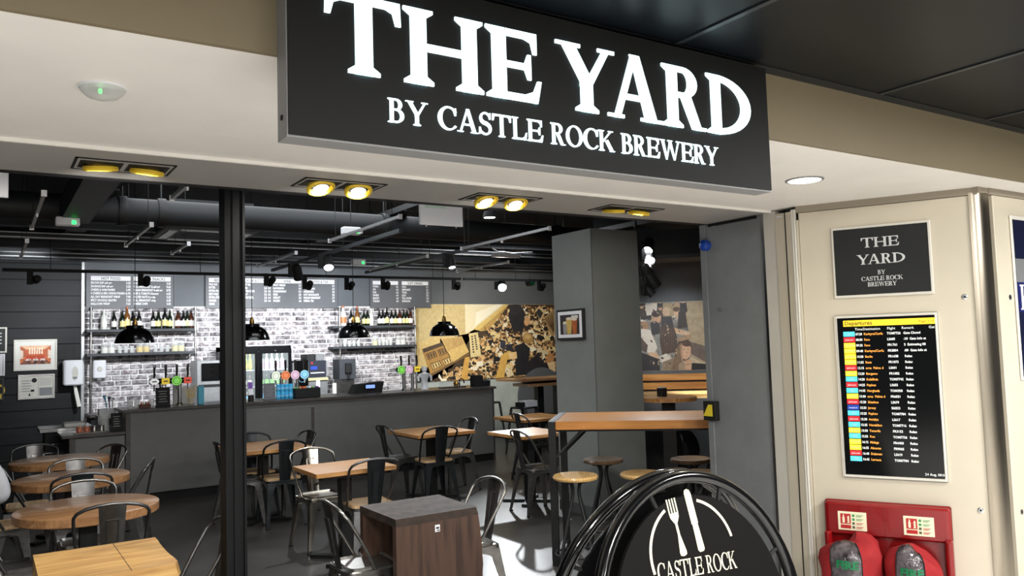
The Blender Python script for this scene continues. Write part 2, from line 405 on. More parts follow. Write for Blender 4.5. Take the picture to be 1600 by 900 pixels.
        for k in range(25):
            u = k/24; 
            if u <= .5: a = math.radians(35+ (270-35)*u*2); x, z = .28+.2*math.cos(a), .745+.225*math.sin(a)
            else: a = math.radians(90-(90+145)*(u-.5)*2); x, z = .28+.225*math.cos(a), .265+.235*math.sin(a)
            pts.append((x, z)); wd.append(t*1.1+(T*1.05-t)*math.exp(-((u-.5)/.2)**2))
        stroke(pts, wd); P.append([(W-.1, .98), (W-.045, .98), (W-.045, .7), (W-.09, .7), (W-.13, .84)]); P.append([(.0, .02), (.05, .02), (.1, .14), (.055, .32), (.0, .32)])
    elif ch == 'W':
        W = 1.26; P.append([(.08, 1), (.08+T*1.05, 1), (.4+T*.25, 0), (.4-T*.3, 0)]); P.append([(.4-T*.2, 0), (.4+T*.1, 0), (.64+t*.2, .92), (.64-t*.9, .92)])
        P.append([(.58-T*.4, 1), (.58+T*.65, 1), (.88+T*.3, 0), (.88-T*.25, 0)]); P.append([(.88-T*.1, 0), (.88+T*.15, 0), (W-.07, 1), (W-.07-t*1.1, 1)])
        for a, b in ((0, .12+T*1.2), (.46, .68+T*.6), (W-.26, W)): rect(a, b, 1-s*.8, 1)
    else: W = .34
    return P, W
def serif_text(txt, h, T=.2, t=.075, s=.05, e=.09, gap=.06, xs=1.0, space=.36):
    """list of (char, [outlines]) laid along x from 0, baseline z=0, and total width"""
    out = []; x = 0; prev = ''; KERN = {'YA': -.17, 'AR': -.03, 'LE': -.02, 'RY': -.06, 'ST': -.0, 'AS': -.02}
    for ch in txt:
        if ch == ' ': x += space*h*xs; prev = ''; continue
        x += KERN.get(prev+ch, 0)*h*xs; prev = ch
        P, W = serif_glyph(ch, T, t, s, e)
        out.append((ch, [[(x+p[0]*h*xs, p[1]*h) for p in q] for q in P])); x += (W+gap)*h*xs
    return out, x-gap*h*xs
def place_text(txt, h, x0, z0, y, depth, m, parent, center=False, width=None, **k):
    k = dict(k); out, wd = serif_text(txt, h, **k); f = (width/wd) if width else 1.0
    if center: x0 -= wd*f/2
    for ch, polys in out:
        mb = MB()
        for i, q in enumerate(polys): mb.poly([(x0+p[0]*f, z0+p[1]) for p in q], y-depth-i*4e-5, y)
        mb.build('letter', m, parent)

# ------------------------------------------------------------------ setting
HS = 2.54
struct('floor', MB().box(-4, 13, 3.55, 13.3, -.1, 0), 'floor_concrete', label='dark polished concrete floor of the bar')
struct('floor_concourse', MB().box(-7, 13, -8, 3.55, -.1, 0), 'concourse_floor', label='pale concourse floor outside the bar')
struct('trim_threshold', MB().box(-4, 4.36, 3.53, 3.57, 0, .004), 'alu')
struct('ceiling', MB().box(-4, 13, 4.1, 13.3, 3.6, 3.75), 'ceiling_black', label='black painted open ceiling of the bar')
struct('wall_header', MB().box(-6, 4.4, 4.06, 4.12, HS-.01, 3.7), 'ceiling_black')
struct('ceiling_soffit', MB().box(-6, 9, 2.2, 3.5, HS, HS+.28), 'white_soffit', label='white entrance soffit above the opening')
struct('ceiling_soffit_inner', MB().box(-6, 4.5, 3.5, 4.1, HS-.008, HS+.28), 'soffit_grey', label='grey inner soffit strip with recessed twin lights')
struct('trim_1', MB().box(-6, 4.35, 3.488, 3.503, HS-.014, HS+.01), 'white_soffit')
struct('wall_fascia', MB().box(-6, 9, 2.18, 2.2, HS-.002, 2.82).box(-6, 9, 2.2, 2.4, 2.7, 2.83), 'fascia_brown', label='brown bulkhead fascia behind the lit sign')
# concourse ceiling: dark metal panels with recessed joints
cc = struct('ceiling_concourse', MB().box(-7, 13, -8, 2.18, 2.86, 2.95), 'black_paint', label='dark metal panel ceiling of the concourse')
xs = [-7, -4.35, -3.05, -1.75, -.45, .85, 2.15, 3.45, 4.4, 5.6, 6.9, 8.2, 13]
for a, b in zip(xs, xs[1:]):
    MB().box(a+.02, b-.02, -8, 2.12, 2.818, 2.858).build('ceiling_panel', 'concourse_ceiling', cc)
for a in xs[1:-1]:
    MB().box(a-.012, a+.012, -8, 2.12, 2.812, 2.84).build('joint_bar', 'joint_metal', cc)
MB().box(-7, 13, 2.12, 2.18, 2.815, 2.85).build('edge_trim', 'black_paint', cc)

# walls around the bar
wb = struct('wall_back', MB().box(1.16, 11.5, 13.0, 13.2, 0, 3.6), 'wall_pale', label='back wall behind the bar counter')
MB().box(1.16, 11.5, 12.992, 13.0, 2.425, 3.6).build('upper_paint', 'wall_grey', wb)
MB().box(1.18, 6.40, 12.985, 13.0, 0, 2.425).build('mortar_bed', 'mortar', wb)
bricks = []; rng = random.Random(3)
bm_mesh = {}
def brick_mesh(L, v):
    k = (round(L, 3), v)
    if k not in bm_mesh: bm_mesh[k] = MB().rbox(0, L-.004, 0, .02, 0, .060, .008, 1).mesh('brick', 'brick_%d' % v)
    return bm_mesh[k]
rest = [MB() for _ in range(4)]; count = 0
for r in range(29):
    z = 2.345-r*.0755; x = 1.19-(.118 if r % 2 else 0)
    while x < 6.38:
        bl = rng.choice([.225, .225, .21, .24, .165]); x0 = max(x, 1.19); x1 = min(x+bl, 6.39); L = x1-x0
        if L > .04:
            v = rng.choice([0, 0, 1, 2, 2, 3]); y = 12.968+rng.uniform(-.003, .004)
            hid = (z < 1.77 and 3.0 < x0 < 3.75) or z < 1.16
            if not hid and count < 300:
                o = bpy.data.objects.new('brick', brick_mesh(L, v)); COL.objects.link(o); o.location = (x0, y, z); o.parent = wb; count += 1
            else: rest[v].box(x0, x1-.006, y, y+.02, z, z+.058)
        x += bl+.011
for v in range(4):
    if rest[v].v: tag(rest[v].build('brick_remainder', 'brick_%d' % v, wb), kind='stuff')
wl = struct('wall_left_back', MB().box(-4, 1.16, 12.985, 13.2, 0, 3.6), 'black_matte', label='black boarded wall with framed pictures')
z = .1
while z < 3.5:
    zt = min(z+.218, 3.58)
    MB().rbox(-4, 1.15, 12.962, 12.985, z, zt, .006, 1).build('plank', 'plank_black', wl); z += .2255
MB().box(-4, 1.15, 12.965, 12.985, 0, .095).build('plank', 'plank_black', wl)
struct('trim_2', MB().box(1.145, 1.18, 12.945, 12.99, 0, 3.2), 'alu')
struct('wall_left', MB().box(-4.1, -4, 3.5, 13.2, 0, 3.6), 'plank_black')
struct('wall_right', MB().box(11.5, 11.6, 3.5, 13.2, 0, 3.6), 'wall_grey')
# angled nook wall on the right with the second mural and the high banquette
def wall_between(name, a, b, z0, z1, th, m, kind=True, parent=None):
    a = Vector((a[0], a[1], 0)); b = Vector((b[0], b[1], 0)); d = (b-a).normalized(); n = Vector((-d.y, d.x, 0))*th
    mb = MB().add([a+Vector((0, 0, z0)), b+Vector((0, 0, z0)), b+n+Vector((0, 0, z0)), a+n+Vector((0, 0, z0)), a+Vector((0, 0, z1)), b+Vector((0, 0, z1)), b+n+Vector((0, 0, z1)), a+n+Vector((0, 0, z1))],
                  [(0, 3, 2, 1), (4, 5, 6, 7), (0, 1, 5, 4), (1, 2, 6, 5), (2, 3, 7, 6), (3, 0, 4, 7)])
    return struct(name, mb, m, parent)
wall_between('wall_nook', (6.95, 8.55), (10.2, 5.3), 0, 3.6, .1, 'wall_grey')
wall_between('wall_nook_return', (10.8, 13.0), (6.95, 8.55), 0, 3.6, .08, 'wall_grey')
# grey column
pc = struct('wall_pillar', MB().box(5.0, 5.61, 6.2, 6.85, 0, 2.83), 'pillar_grey', label='square grey boxed column in the middle of the bar')
MB().box(4.992, 5.618, 6.192, 6.858, 0, .1).build('skirting', 'pillar_trim', pc)
MB().box(4.996, 5.004, 6.196, 6.204, .1, 2.83).build('corner_bead', 'pillar_trim', pc)
# right jamb
jb = struct('wall_jamb', MB().box(4.36, 4.75, 3.56, 4.13, 0, HS-.008), 'jamb_grey', label='grey side wall of the shutter opening')
MB().box(4.352, 4.36, 4.09, 4.138, 0, HS-.01).build('edge_angle', 'jamb_grey', jb)
MB().box(4.345, 4.36, 3.62, 4.05, HS-.03, HS-.012).build('shutter_track', 'black_paint', jb)
MB().rbox(4.346, 4.36, 3.985, 4.02, HS-.035, HS-.008, .003, 1).build('track_bracket', 'alu', jb)
MB().cyl((4.352, 3.979, 1.91), (4.36, 3.979, 1.91), .012, n=16).build('keyhole', 'alu', jb)
MB().box(4.345, 4.365, 3.555, 3.575, 0, HS-.01).build('steel_edge', 'steel_bright', jb)
struct('wall_inner_right', MB().box(4.75, 11.5, 4.0, 4.13, 0, 3.6), 'wall_grey')

# angled concourse wall: local x runs along the wall, local y into it
WR = math.atan2(-.8949, .4462)
def wallroot(name, label=None):
    o = bpy.data.objects.new(name, None); COL.objects.link(o); o.location = (4.368, 3.278, 0); o.rotation_euler = (0, 0, WR); o['kind'] = 'structure'
    if label: o['label'] = label
    return o
wa = wallroot('wall_angled', 'cream panel wall between the opening and the steel corner post')
MB().box(-.02, .985, .03, .2, 0, HS).build('backing', 'rail_taupe', wa)
MB().rbox(-.015, .945, 0, .03, .02, HS-.045, .004, 1).build('panel', 'panel_cream', wa)
MB().box(-.03, .985, -.004, .03, HS-.042, HS).build('top_rail', 'rail_taupe', wa)
MB().box(-.028, -.016, -.008, .03, 0, HS-.09).build('side_trim', 'panel_cream', wa)
MB().box(-.055, -.03, -.012, .03, 0, HS-.02).build('side_trim', 'frame_white', wa)
wf = struct('door_1', MB().box(4.345, 4.40, 3.455, 3.555, 0, HS-.006), 'frame_white', label='white folded shutter post beside the opening')
MB().box(4.338, 4.352, 3.32, 3.455, 0, HS-.03).build('leaf', 'panel_cream', wf)
MB().box(4.334, 4.34, 3.372, 3.378, 0, HS-.03).build('gap', 'black_matte', wf)
MB().box(4.336, 4.356, 3.305, 3.33, 0, HS-.02).build('edge', 'frame_white', wf)
MB().box(4.334, 4.338, 3.40, 3.44, HS-.055, HS-.045).build('latch', 'white_plastic', wf)
for zz in (1.14, .98, .91): MB().cyl((4.34, 3.557, zz), (4.345, 3.557, zz), .006, n=8).build('screw', 'steel_bright', wf)
# rounded steel corner post and the wall beyond
post = MB(); prof = []
cx, cy, R = 4.855, 2.475, .085
pts = [(4.79, 2.432)]
for k in range(9):
    a = math.radians(206.5+ (270-206.5)*k/8); pts.append((cx+R*math.cos(a), cy+R*math.sin(a)))
pts += [(4.915, 2.39), (4.95, 2.6), (4.9, 2.6)]
n = len(pts); post.add([(p[0], p[1], 0) for p in pts]+[(p[0], p[1], HS-.03) for p in pts], [((i+1) % n, i, n+i, n+(i+1) % n)[::-1] for i in range(n)])
st = struct('trim_3', post, 'steel', smooth=True, label='brushed steel rounded corner post')
MB().box(4.79, 4.94, 2.383, 2.6, HS-.032, HS).build('head_rail', 'rail_taupe', st)
wr2 = struct('wall_concourse', MB().box(4.93, 9, 2.41, 2.6, 0, HS), 'rail_taupe', label='cream concourse wall beyond the steel post')
MB().rbox(4.94, 5.9, 2.38, 2.41, .02, HS-.04, .004, 1).build('panel', 'panel_cream', wr2)
MB().box(4.9, 9, 2.376, 2.41, HS-.038, HS).build('top_rail', 'rail_taupe', wr2)
def lockset(par, x, z, y=0):
    MB().lathe([(.011, -.004), (.016, -.003), (.016, 0)], 16, (x, y, z), 'y').build('lock_plate', 'steel_bright', par)
    MB().lathe([(.006, -.0055), (.006, -.003)], 12, (x, y, z), 'y').build('keyhole', 'black_matte', par)
lockset(wa, .885, 1.907); lockset(wa, .892, .688); lockset(wr2, 5.062, 1.9, 2.38); lockset(wr2, 5.015+.0, .66, 2.38)
# black post at the opening
bp = struct('trim_4', MB().box(1.0, 1.1, 4.16, 4.26, 0, 3.6), 'post_black', label='black steel door post standing in the opening')
MB().box(1.04, 1.06, 4.15, 4.16, 0, 3.5).build('cover_strip', 'post_black', bp)
MB().box(1.0, 1.012, 4.145, 4.16, 0, 3.5).build('flange', 'post_black', bp); MB().box(1.088, 1.1, 4.145, 4.16, 0, 3.5).build('flange', 'post_black', bp)

# ------------------------------------------------------------------ lit shop sign
sg = thing('shop_sign', 'big black illuminated sign reading THE YARD BY CASTLE ROCK BREWERY', 'sign', (.67, 2.18, 2.29))
MB().box(0, 1.955, -.078, 0, 0, .506).build('sign_box', 'sign_frame', sg)
MB().box(.004, 1.951, -.085, -.078, .006, .502).build('face_panel', 'sign_black', sg)
MB().cyl((-.003, -.04, .06), (.001, -.04, .06), .008, n=10).build('bolt', 'black_matte', sg)
place_text('THE', .229, .108, .199, -.085, .006, 'letter_light', sg, width=.72, T=.2, t=.092, s=.065, e=.085, gap=.04)
place_text('YARD', .229, .897, .199, -.085, .006, 'letter_light', sg, width=.952, T=.19, t=.09, s=.065, e=.085, gap=.035)
place_text('BY CASTLE ROCK BREWERY', .071, .291, .074, -.085, .004, 'letter_light', sg, width=1.36, T=.15, t=.072, s=.05, e=.08, gap=.05)

# ------------------------------------------------------------------ soffit fittings
em = thing('emergency_light', 'round clear domed emergency light with green indicator on white soffit', 'light', (.293, 2.708, HS))
MB().lathe([(.068, -.006), (.068, 0)], 28).build('base_ring', 'white_plastic', em, True)
MB().lathe([(.066, -.005), (.06, -.016), (.045, -.03), (.02, -.038), (.0001, -.039)], 28).build('dome', 'dome_plastic', em, True)
MB().box(-.03, .03, -.022, .022, -.012, -.004).build('lamp_board', 'grey_plastic', em)
MB().lathe([(.005, -.024), (.005, -.012)], 10, (-.008, -.02, 0)).build('indicator', 'led_green', em)
dl = thing('round_downlight', 'round flush white downlight in the soffit near the cream wall', 'light', (3.647, 2.70, HS))
MB().lathe([(.085, -.006), (.098, -.005), (.1, 0)], 32).build('bezel', 'sign_frame', dl, True)
MB().lathe([(.0001, -.0065), (.084, -.006)], 32).build('diffuser', 'lamp_white', dl)
spot('downlight_beam', (3.647, 2.70, HS-.03), (3.75, 2.72, 0), 18, 150, (1, .9, .62), .8, .07)
def twin(x0, x1, label, lit):
    t = thing('twin_downlight', label, 'light', ((x0+x1)/2, 3.79, HS-.008), 0, 'recessed twin gimbal downlights')
    hw = (x1-x0)/2; 
    fr = MB()
    fr.box(-hw, hw, -.115, -.105, -.004, 0); fr.box(-hw, hw, .105, .115, -.004, 0); fr.box(-hw, -hw+.01, -.115, .115, -.004, 0); fr.box(hw-.01, hw, -.115, .115, -.004, 0)
    fr.build('frame', 'black_matte', t)
    MB().box(-hw+.01, hw-.01, -.105, .105, -.0025, 0).build('plate', 'soffit_grey', t)
    for k, s in enumerate((-1, 1)):
        cx = s*hw*.47
        MB().box(cx-hw*.42, cx+hw*.42, -.075, .075, -.0045, -.0028).build('aperture', 'black_matte', t)
        g = MB().lathe([(.052, .0), (.068, -.002), (.071, -.014), (.066, -.022), (.056, -.022), (.05, -.01)], 28, (0, 0, 0), 'z', False).build('gimbal_ring', 'gold', t, True, (cx, 0, -.012 if lit else -.006), (math.radians(-20 if lit else 10), math.radians(4*s), 0))
        MB().lathe([(.0001, -.017), (.038, -.0165)], 24).build('lamp', 'lamp_white' if lit else 'gold', g)
        spot('twin_beam', ((x0+x1)/2+cx, 3.79, HS-.05), ((x0+x1)/2+cx*1.5, 6.2, .6) if x0 < 3 else (5.1, 6.2, 1.5), 42 if x0 < 3 else 85, 120 if x0 < 3 else 56, (1, .95, .88), .8, .04)  # added for the unlit twins too; the rightmost pair brightens the column
twin(.30, .69, 'recessed twin downlight with gold rings, leftmost in grey soffit strip', False)
twin(1.26, 1.68, 'recessed twin downlight with gold rings, second from left in grey soffit', True)
twin(2.21, 2.63, 'recessed twin downlight with gold rings, third from left in grey soffit', True)
twin(3.13, 3.57, 'recessed twin downlight with gold rings, rightmost in grey soffit strip', False)

# jamb fittings
bc = thing('alarm_beacon', 'blue round alarm beacon high on the grey jamb', 'beacon', (4.36, 4.065, 2.377))
MB().lathe([(.028, 0), (.028, -.012)], 20, axis='x').build('base', 'grey_plastic', bc, True)
MB().lathe([(.038, -.012), (.042, -.03), (.039, -.056), (.024, -.07), (.0001, -.074)], 20, axis='x').build('lens', 'blue_glass', bc, True)
yb = thing('door_release', 'small black box with yellow triangle on the grey jamb edge', 'switch', (4.36, 4.09, 1.2))
MB().rbox(-.05, 0, -.06, .055, -.07, .065, .008, 2).build('housing', 'black_matte', yb)
tri = MB().poly([(.05, -.04), (-.035, -.04), (-.035, .042), (.0, .042)], 0, .003); tri.v = [(-.0505-v[1], v[0], v[2]) for v in tri.v]; tri.build('triangle', 'yellow', yb)

# ------------------------------------------------------------------ things on the angled wall
def onwall(name, label, cat, s, z, y=0):
    p = Vector((4.368, 3.278, 0))+Vector((.4462, -.8949, 0))*s+Vector((.8949, .4462, 0))*y
    return thing(name, label, cat, (p.x, p.y, z), WR)
pq = onwall('wall_plaque', 'black wall plaque with white lettering THE YARD above the departures screen', 'sign', .454, 2.155)
MB().rbox(-.278, .278, -.012, 0, -.22, .22, .004, 1).build('frame', 'frame_white', pq)
MB().box(-.263, .263, -.014, -.012, -.204, .205).build('face', 'plaque_black', pq)
kw = dict(T=.17, t=.07, s=.055, e=.09, gap=.03)
place_text('THE', .06, 0, .083, -.014, .0015, 'plaque_letter', pq, True, .21, **kw)
place_text('YARD', .06, 0, -.02, -.014, .0015, 'plaque_letter', pq, True, .272, **kw)
place_text('BY', .026, 0, -.085, -.014, .001, 'plaque_letter', pq, True, .043, **kw)
place_text('CASTLE ROCK', .026, 0, -.122, -.014, .001, 'plaque_letter', pq, True, .23, **kw)
place_text('BREWERY', .026, 0, -.157, -.014, .001, 'plaque_letter', pq, True, .162, **kw)

ds = onwall('departures_screen', 'tall departures screen listing flights in a recessed cream frame', 'screen', .454, 1.333)
MB().rbox(-.287, .287, -.01, 0, -.497, .495, .01, 2).build('frame', 'frame_white', ds)
MB().box(-.27, .27, -.0115, -.01, -.478, .478).build('display', 'screen_black', ds)
def scr(mb, m, x, z): mb.build('display_text', m, ds, False, (x, -.0125, z))
MB().box(-.235, .27, -.0122, -.0115, .425, .462).build('header_bar', 'scr_yellow', ds)
scr(text_mb('Departures', .034, off=.0006), 'scr_dark', -.228, .433); scr(text_mb('Page 1 of', .022, 'RIGHT'), 'scr_dark', .265, .436)
for t_, x in (('Time', -.17), ('Destination', -.125), ('Flight', 0.01), ('Remark', .09), ('Gat', .235)): scr(text_mb(t_, .021), 'scr_white', x, .4)
rows = [('T', '07:20', 'Kerkyra/Corfu', 'TOM7726', 'Gate Closed'), ('J', '08:30', 'Faro', 'LS685', ':10  Gate Info at'), ('R', '09:35', 'Faro', 'FR1761', '5  Estimating 08'), ('R', '09:40', 'Kerkyra/Corfu', 'FR3804', ':00  Gate Info at'),
 ('R', '10:50', 'Berlin', 'FR1638', 'Relax'), ('R', '11:55', 'Reus', 'FR1073', 'Relax'), ('J', '12:15', 'orca  Palma d', 'LS601', 'Relax'), ('R', '12:20', 'Bergamo', 'FR1082', 'Relax'), ('T', '14:20', 'Kefallinia', 'TOM7742', 'Relax'),
 ('J', '14:25', 'Paphos', 'LS655', 'Relax'), ('T', '14:35', 'Hurghada', 'TOM358', 'Relax'), ('R', '15:00', 'orca  Palma d', 'FR6031', 'Relax'), ('J', '15:20', 'Skiathos', 'LS679', 'Relax'), ('B', '15:20', 'Jersey', 'SI6553', 'Relax'),
 ('T', '15:25', 'Paphos', 'TOM7784', 'Relax'), ('J', '15:30', 'Antalya', 'LS617', 'Relax'), ('T', '15:35', 'Heraklion', 'TOM7716', 'Relax'), ('R', '15:50', 'Tenerife', 'FR3152', 'Relax'), ('T', '15:55', 'Kos', 'TOM7736', 'Relax'),
 ('R', '16:15', 'Malaga', 'FR4458', 'Relax'), ('R', '16:35', 'Alicante', 'FR9065', 'Relax'), ('J', '16:40', 'Dalaman', 'LS619', 'Relax'), ('T', '16:45', 'Larnaca', 'TOM7704', 'Relax')]
for i, (lg, tm, de, fl, rm) in enumerate(rows):
    z = .37-i*.0345
    MB().box(-.238, -.172, -.0122, -.0115, z-.0065, z+.0235).build('airline_tile', dict(T='scr_cyan', J='scr_red', R='scr_lemon', B='scr_blue')[lg], ds)
    if lg == 'R': MB().box(-.238, -.172, -.0124, -.0122, z-.008, z-.005).build('tile_line', 'scr_yellow', ds)
    scr(text_mb(dict(T='TUI', J='Jet2.com', R='RYANAIR', B='blueislands')[lg], .0135 if lg != 'B' else .011, 'CENTER'), 'scr_white' if lg in 'JB' else ('scr_red' if lg == 'T' else 'scr_blue'), -.205, z+.003)
    scr(text_mb(tm, .02, off=.0004, xs=.85), 'scr_white', -.168, z); scr(text_mb(de, .02, off=.0004, xs=.9), 'scr_orange', -.121, z)
    scr(text_mb(fl, .02, off=.0004, xs=.9), 'scr_white', .008, z); scr(text_mb(rm, .02, off=.0004, xs=.9), 'scr_white', .098, z)
scr(text_mb('24 Aug, 08:0', .02, 'RIGHT'), 'scr_white', .268, -.462)

rc = onwall('extinguisher_stand', 'red moulded fire extinguisher stand against the cream wall', 'fire stand', .4, 0, -.002)
shell = MB(); shell.rbox(-.345, .345, -.03, 0, 0, .70, .02, 3)
shell.build('back_shell', 'red_plastic', rc, True)
MB().rbox(-.345, .345, -.075, -.02, .50, .695, .03, 3).build('head_panel', 'red_plastic', rc, True)
for s in (-1, 1): MB().rbox(s*.325-.02, s*.325+.02, -.11, -.02, 0, .52, .018, 3).build('side_cheek', 'red_plastic', rc, True)
MB().rbox(-.345, .345, -.30, -.01, 0, .09, .04, 3).build('foot_tray', 'red_plastic', rc, True)
MB().box(-.003, .003, -.077, -.074, .51, .68).build('seam', 'red_plastic', rc)
for sx in (-.185, .175):
    g = MB().box(-.08, .08, -.0775, -.075, -.055, .055).build('instruction_sticker', 'sticker', rc, False, (sx, 0, .587))
    MB().box(-.066, -.008, -.0785, -.0775, -.018, .042).build('pictogram_field', 'sticker_red', g); MB().box(-.066, -.008, -.0785, -.0775, -.045, -.024).build('title_bar', 'sticker_red', g)
    MB().box(-.055, -.042, -.0795, -.0785, -.012, .022).box(-.052, -.045, -.0795, -.0785, .022, .036).build('pictogram', 'sticker', g)
    fl_ = MB()
    for k in range(3): fl_.poly([(-.03, -.012+k*.014), (-.014, -.012+k*.014), (-.02, .006+k*.014)], -.0795, -.0785)
    fl_.build('flame', 'sticker', g)
    for k in range(4):
        MB().box(.0, .014, -.0785, -.0775, .026-k*.023, .04-k*.023).build('symbol', 'sticker_green' if k < 2 else 'sticker_dark', g)
        ln = MB()
        for q in range(3): ln.box(.022, .062-.006*q, -.0785, -.0775, .036-k*.023-q*.005, .038-k*.023-q*.005)
        ln.build('print_lines', 'sticker_green' if k < 2 else 'sticker_red', g)
def extinguisher(name, s, label, wd, top, lean):
    t = onwall(name, label, 'extinguisher', s, .09, -.15)
    prof = [(wd*.46, 0), (wd*.5, .06), (wd*.5, .22), (wd*.47, .30), (wd*.36, .345), (wd*.2, .37), (.0001, .375)]
    MB().lathe([(r*.78, z*.93+.01) for r, z in prof], 28).build('cylinder', 'red_bottle', t, True)
    # loose fabric hood, folded over the shoulders
    rngc = random.Random(int(s*100)); n = 40; vs = []; fs = []
    lv = [(0, 1.02), (.08, 1.05), (.16, 1.04), (.24, 1.06), (.30, 1.08), (.345, 1.0), (.375, .8), (.39, .55), (.395, .25)]
    ph = [rngc.uniform(0, 6.28) for _ in range(4)]
    for j, (z, k) in enumerate(lv):
        for i in range(n):
            a = 2*PI*i/n; wv = 1+.045*math.sin(5*a+ph[0]+z*14)+.03*math.sin(9*a+ph[1]-z*22)
            rx = wd*.56*k*wv; ry = wd*.46*k*wv
            zz = z*(top/.395)+(.02*math.cos(2*a+ph[2]) if j > 4 else 0)+lean*math.cos(a)*(z/.4)
            vs.append((rx*math.cos(a), ry*math.sin(a), zz))
    for j in range(len(lv)-1): fs += [(j*n+i, j*n+(i+1) % n, (j+1)*n+(i+1) % n, (j+1)*n+i) for i in range(n)]
    fs.append(tuple(range((len(lv)-1)*n, len(lv)*n)))
    fab = MB(); film = MB(); low = MB()
    lo_i, hi_i = int(n*.655), int(n*.845)
    for f in fs:
        if len(f) == 4 and lo_i <= f[0] % n < hi_i: (film if f[0]//n >= 2 else low).add([vs[i] for i in f], [(0, 1, 2, 3)])
        else: fab.add([vs[i] for i in f], [tuple(range(len(f)))])
    for q in (fab, film, low):
        me_v = {}; 
    def weld(q):
        key = {}; nv = []; mp = []
        for v in q.v:
            k = tuple(round(c, 6) for c in v)
            if k not in key: key[k] = len(nv); nv.append(v)
            mp.append(key[k])
        q.v = nv; q.f = [tuple(mp[i] for i in f) for f in q.f]; return q
    h = weld(fab).build('hood', 'red_fabric', t, True)
    w_ = weld(film).build('clear_window', 'film', t, True)
    weld(low).build('lower_window', 'red_bottle', t, True)
    for ii in (lo_i, hi_i):
        MB().tube([Vector(vs[j*n+ii])*1.01 for j in range(len(lv)-1)], .003, 6).build('piping', 'black_matte', h)
    txt = text_mb('FIRE', .062, 'CENTER', off=.003, xs=.95)
    R = wd*.47*1.06
    txt.v = [((wd*.58)*math.sin(x/(wd*.5)), -(wd*.50)*math.cos(x/(wd*.5))-.012, z) for x, y, z in txt.v]
    txt.build('printed_word', 'film_green', w_, False, (0, 0, .262*(top/.395)))
extinguisher('fire_extinguisher', .205, 'fire extinguisher under a red hood with clear window, left on red stand', .285, .405, .03)
extinguisher('fire_extinguisher', .54, 'fire extinguisher under a creased red hood, right on red stand', .245, .385, -.03)

np_ = thing('wall_poster', 'navy blue poster with white lettering at the right edge of the concourse wall', 'poster', (5.12, 2.38, 1.43))
MB().rbox(-.01, .62, -.014, 0, -.02, .96, .006, 1).build('frame', 'frame_white', np_)
MB().box(.005, .6, -.016, -.014, 0, .935).build('face', 'navy_dark', np_)
MB().box(.005, .6, -.0165, -.016, .38, .56).build('band', 'navy', np_); MB().box(.005, .6, -.0165, -.016, .56, .70).build('pale_band', 'grey_plastic', np_)
place_text('H', .15, .03, .395, -.0165, .001, 'print_white', np_, T=.17, t=.07)

# ------------------------------------------------------------------ bar counter
BY, BT = 10.31, 1.085
bar = thing('bar_counter', 'long grey bar counter with dark top running across the room', 'counter', (0, BY, 0))
for i, (a, b) in enumerate(((1.42, 3.565), (3.605, 6.33))):
    MB().box(a, b, 0, .03, .11, BT-.12).build('front_panel', 'bar_grey', bar)
MB().box(3.565, 3.605, -.004, .03, .11, BT-.12).build('seam_strip', 'bar_top', bar)
MB().box(1.37, 1.42, -.006, .66, .0, BT-.03).build('end_panel', 'bar_top', bar); MB().box(6.33, 6.36, -.004, .66, .0, BT-.03).build('end_panel', 'bar_top', bar)
MB().box(1.42, 6.33, -.002, .03, BT-.12, BT-.035).build('upper_rail', 'bar_grey', bar)
MB().box(1.42, 6.33, .03, .1, 0, .11).build('plinth', 'black_matte', bar)
MB().box(1.42, 6.33, .6, .66, 0, BT-.035).build('rear_panel', 'black_matte', bar)
MB().rbox(1.33, 6.39, -.03, .70, BT-.035, BT, .008, 2).build('worktop', 'bar_top', bar)
lb = thing('low_counter', 'lower dark-topped counter section at the left end of the bar', 'counter', (0, BY, 0))
MB().box(.86, 1.36, 0, .03, .11, .80).build('front_panel', 'bar_grey', lb); MB().box(.80, .86, -.004, .55, 0, .81).build('end_panel', 'bar_top', lb)
MB().box(.86, 1.36, .03, .08, 0, .11).build('plinth', 'black_matte', lb)
MB().rbox(.72, 1.365, -.03, .62, .81, .845, .008, 2).build('worktop', 'bar_top', lb)
bkc = thing('back_counter', 'dark back counter below the bottle shelves along the brick wall', 'counter', (0, 12.4, 0))
MB().box(1.22, 6.35, .04, .55, 0, .88).build('carcass', 'black_matte', bkc); MB().rbox(1.2, 6.38, 0, .555, .88, .92, .006, 1).build('worktop', 'bar_top', bkc)
su = thing('glasswasher', 'steel glasswasher with open black racks beside the low counter', 'machine', (.60, 10.98, 0))
MB().box(-.02, .46, 0, .5, .04, .6).build('body', 'alu', su); MB().box(0, .44, -.01, 0, .42, .8).build('rack_front', 'black_matte', su)
MB().rbox(-.06, .5, -.02, .52, .84, .885, .01, 2).build('lid', 'steel_bright', su, True)
MB().box(0, .44, 0, .5, .6, .84).build('rack_bay', 'black_matte', su)
for k in range(3): MB().cyl((.0, -.014, .5+k*.1), (.44, -.014, .5+k*.1), .008, n=8).build('rack_rail', 'steel_bright', su)
tag(MB().rbox(.8, 1.03, 11.05, 11.35, .885, .925, .02, 3).build('folded_cloth', 'paper', None, True), 'white folded cloth lying on the steel glasswasher', 'cloth')

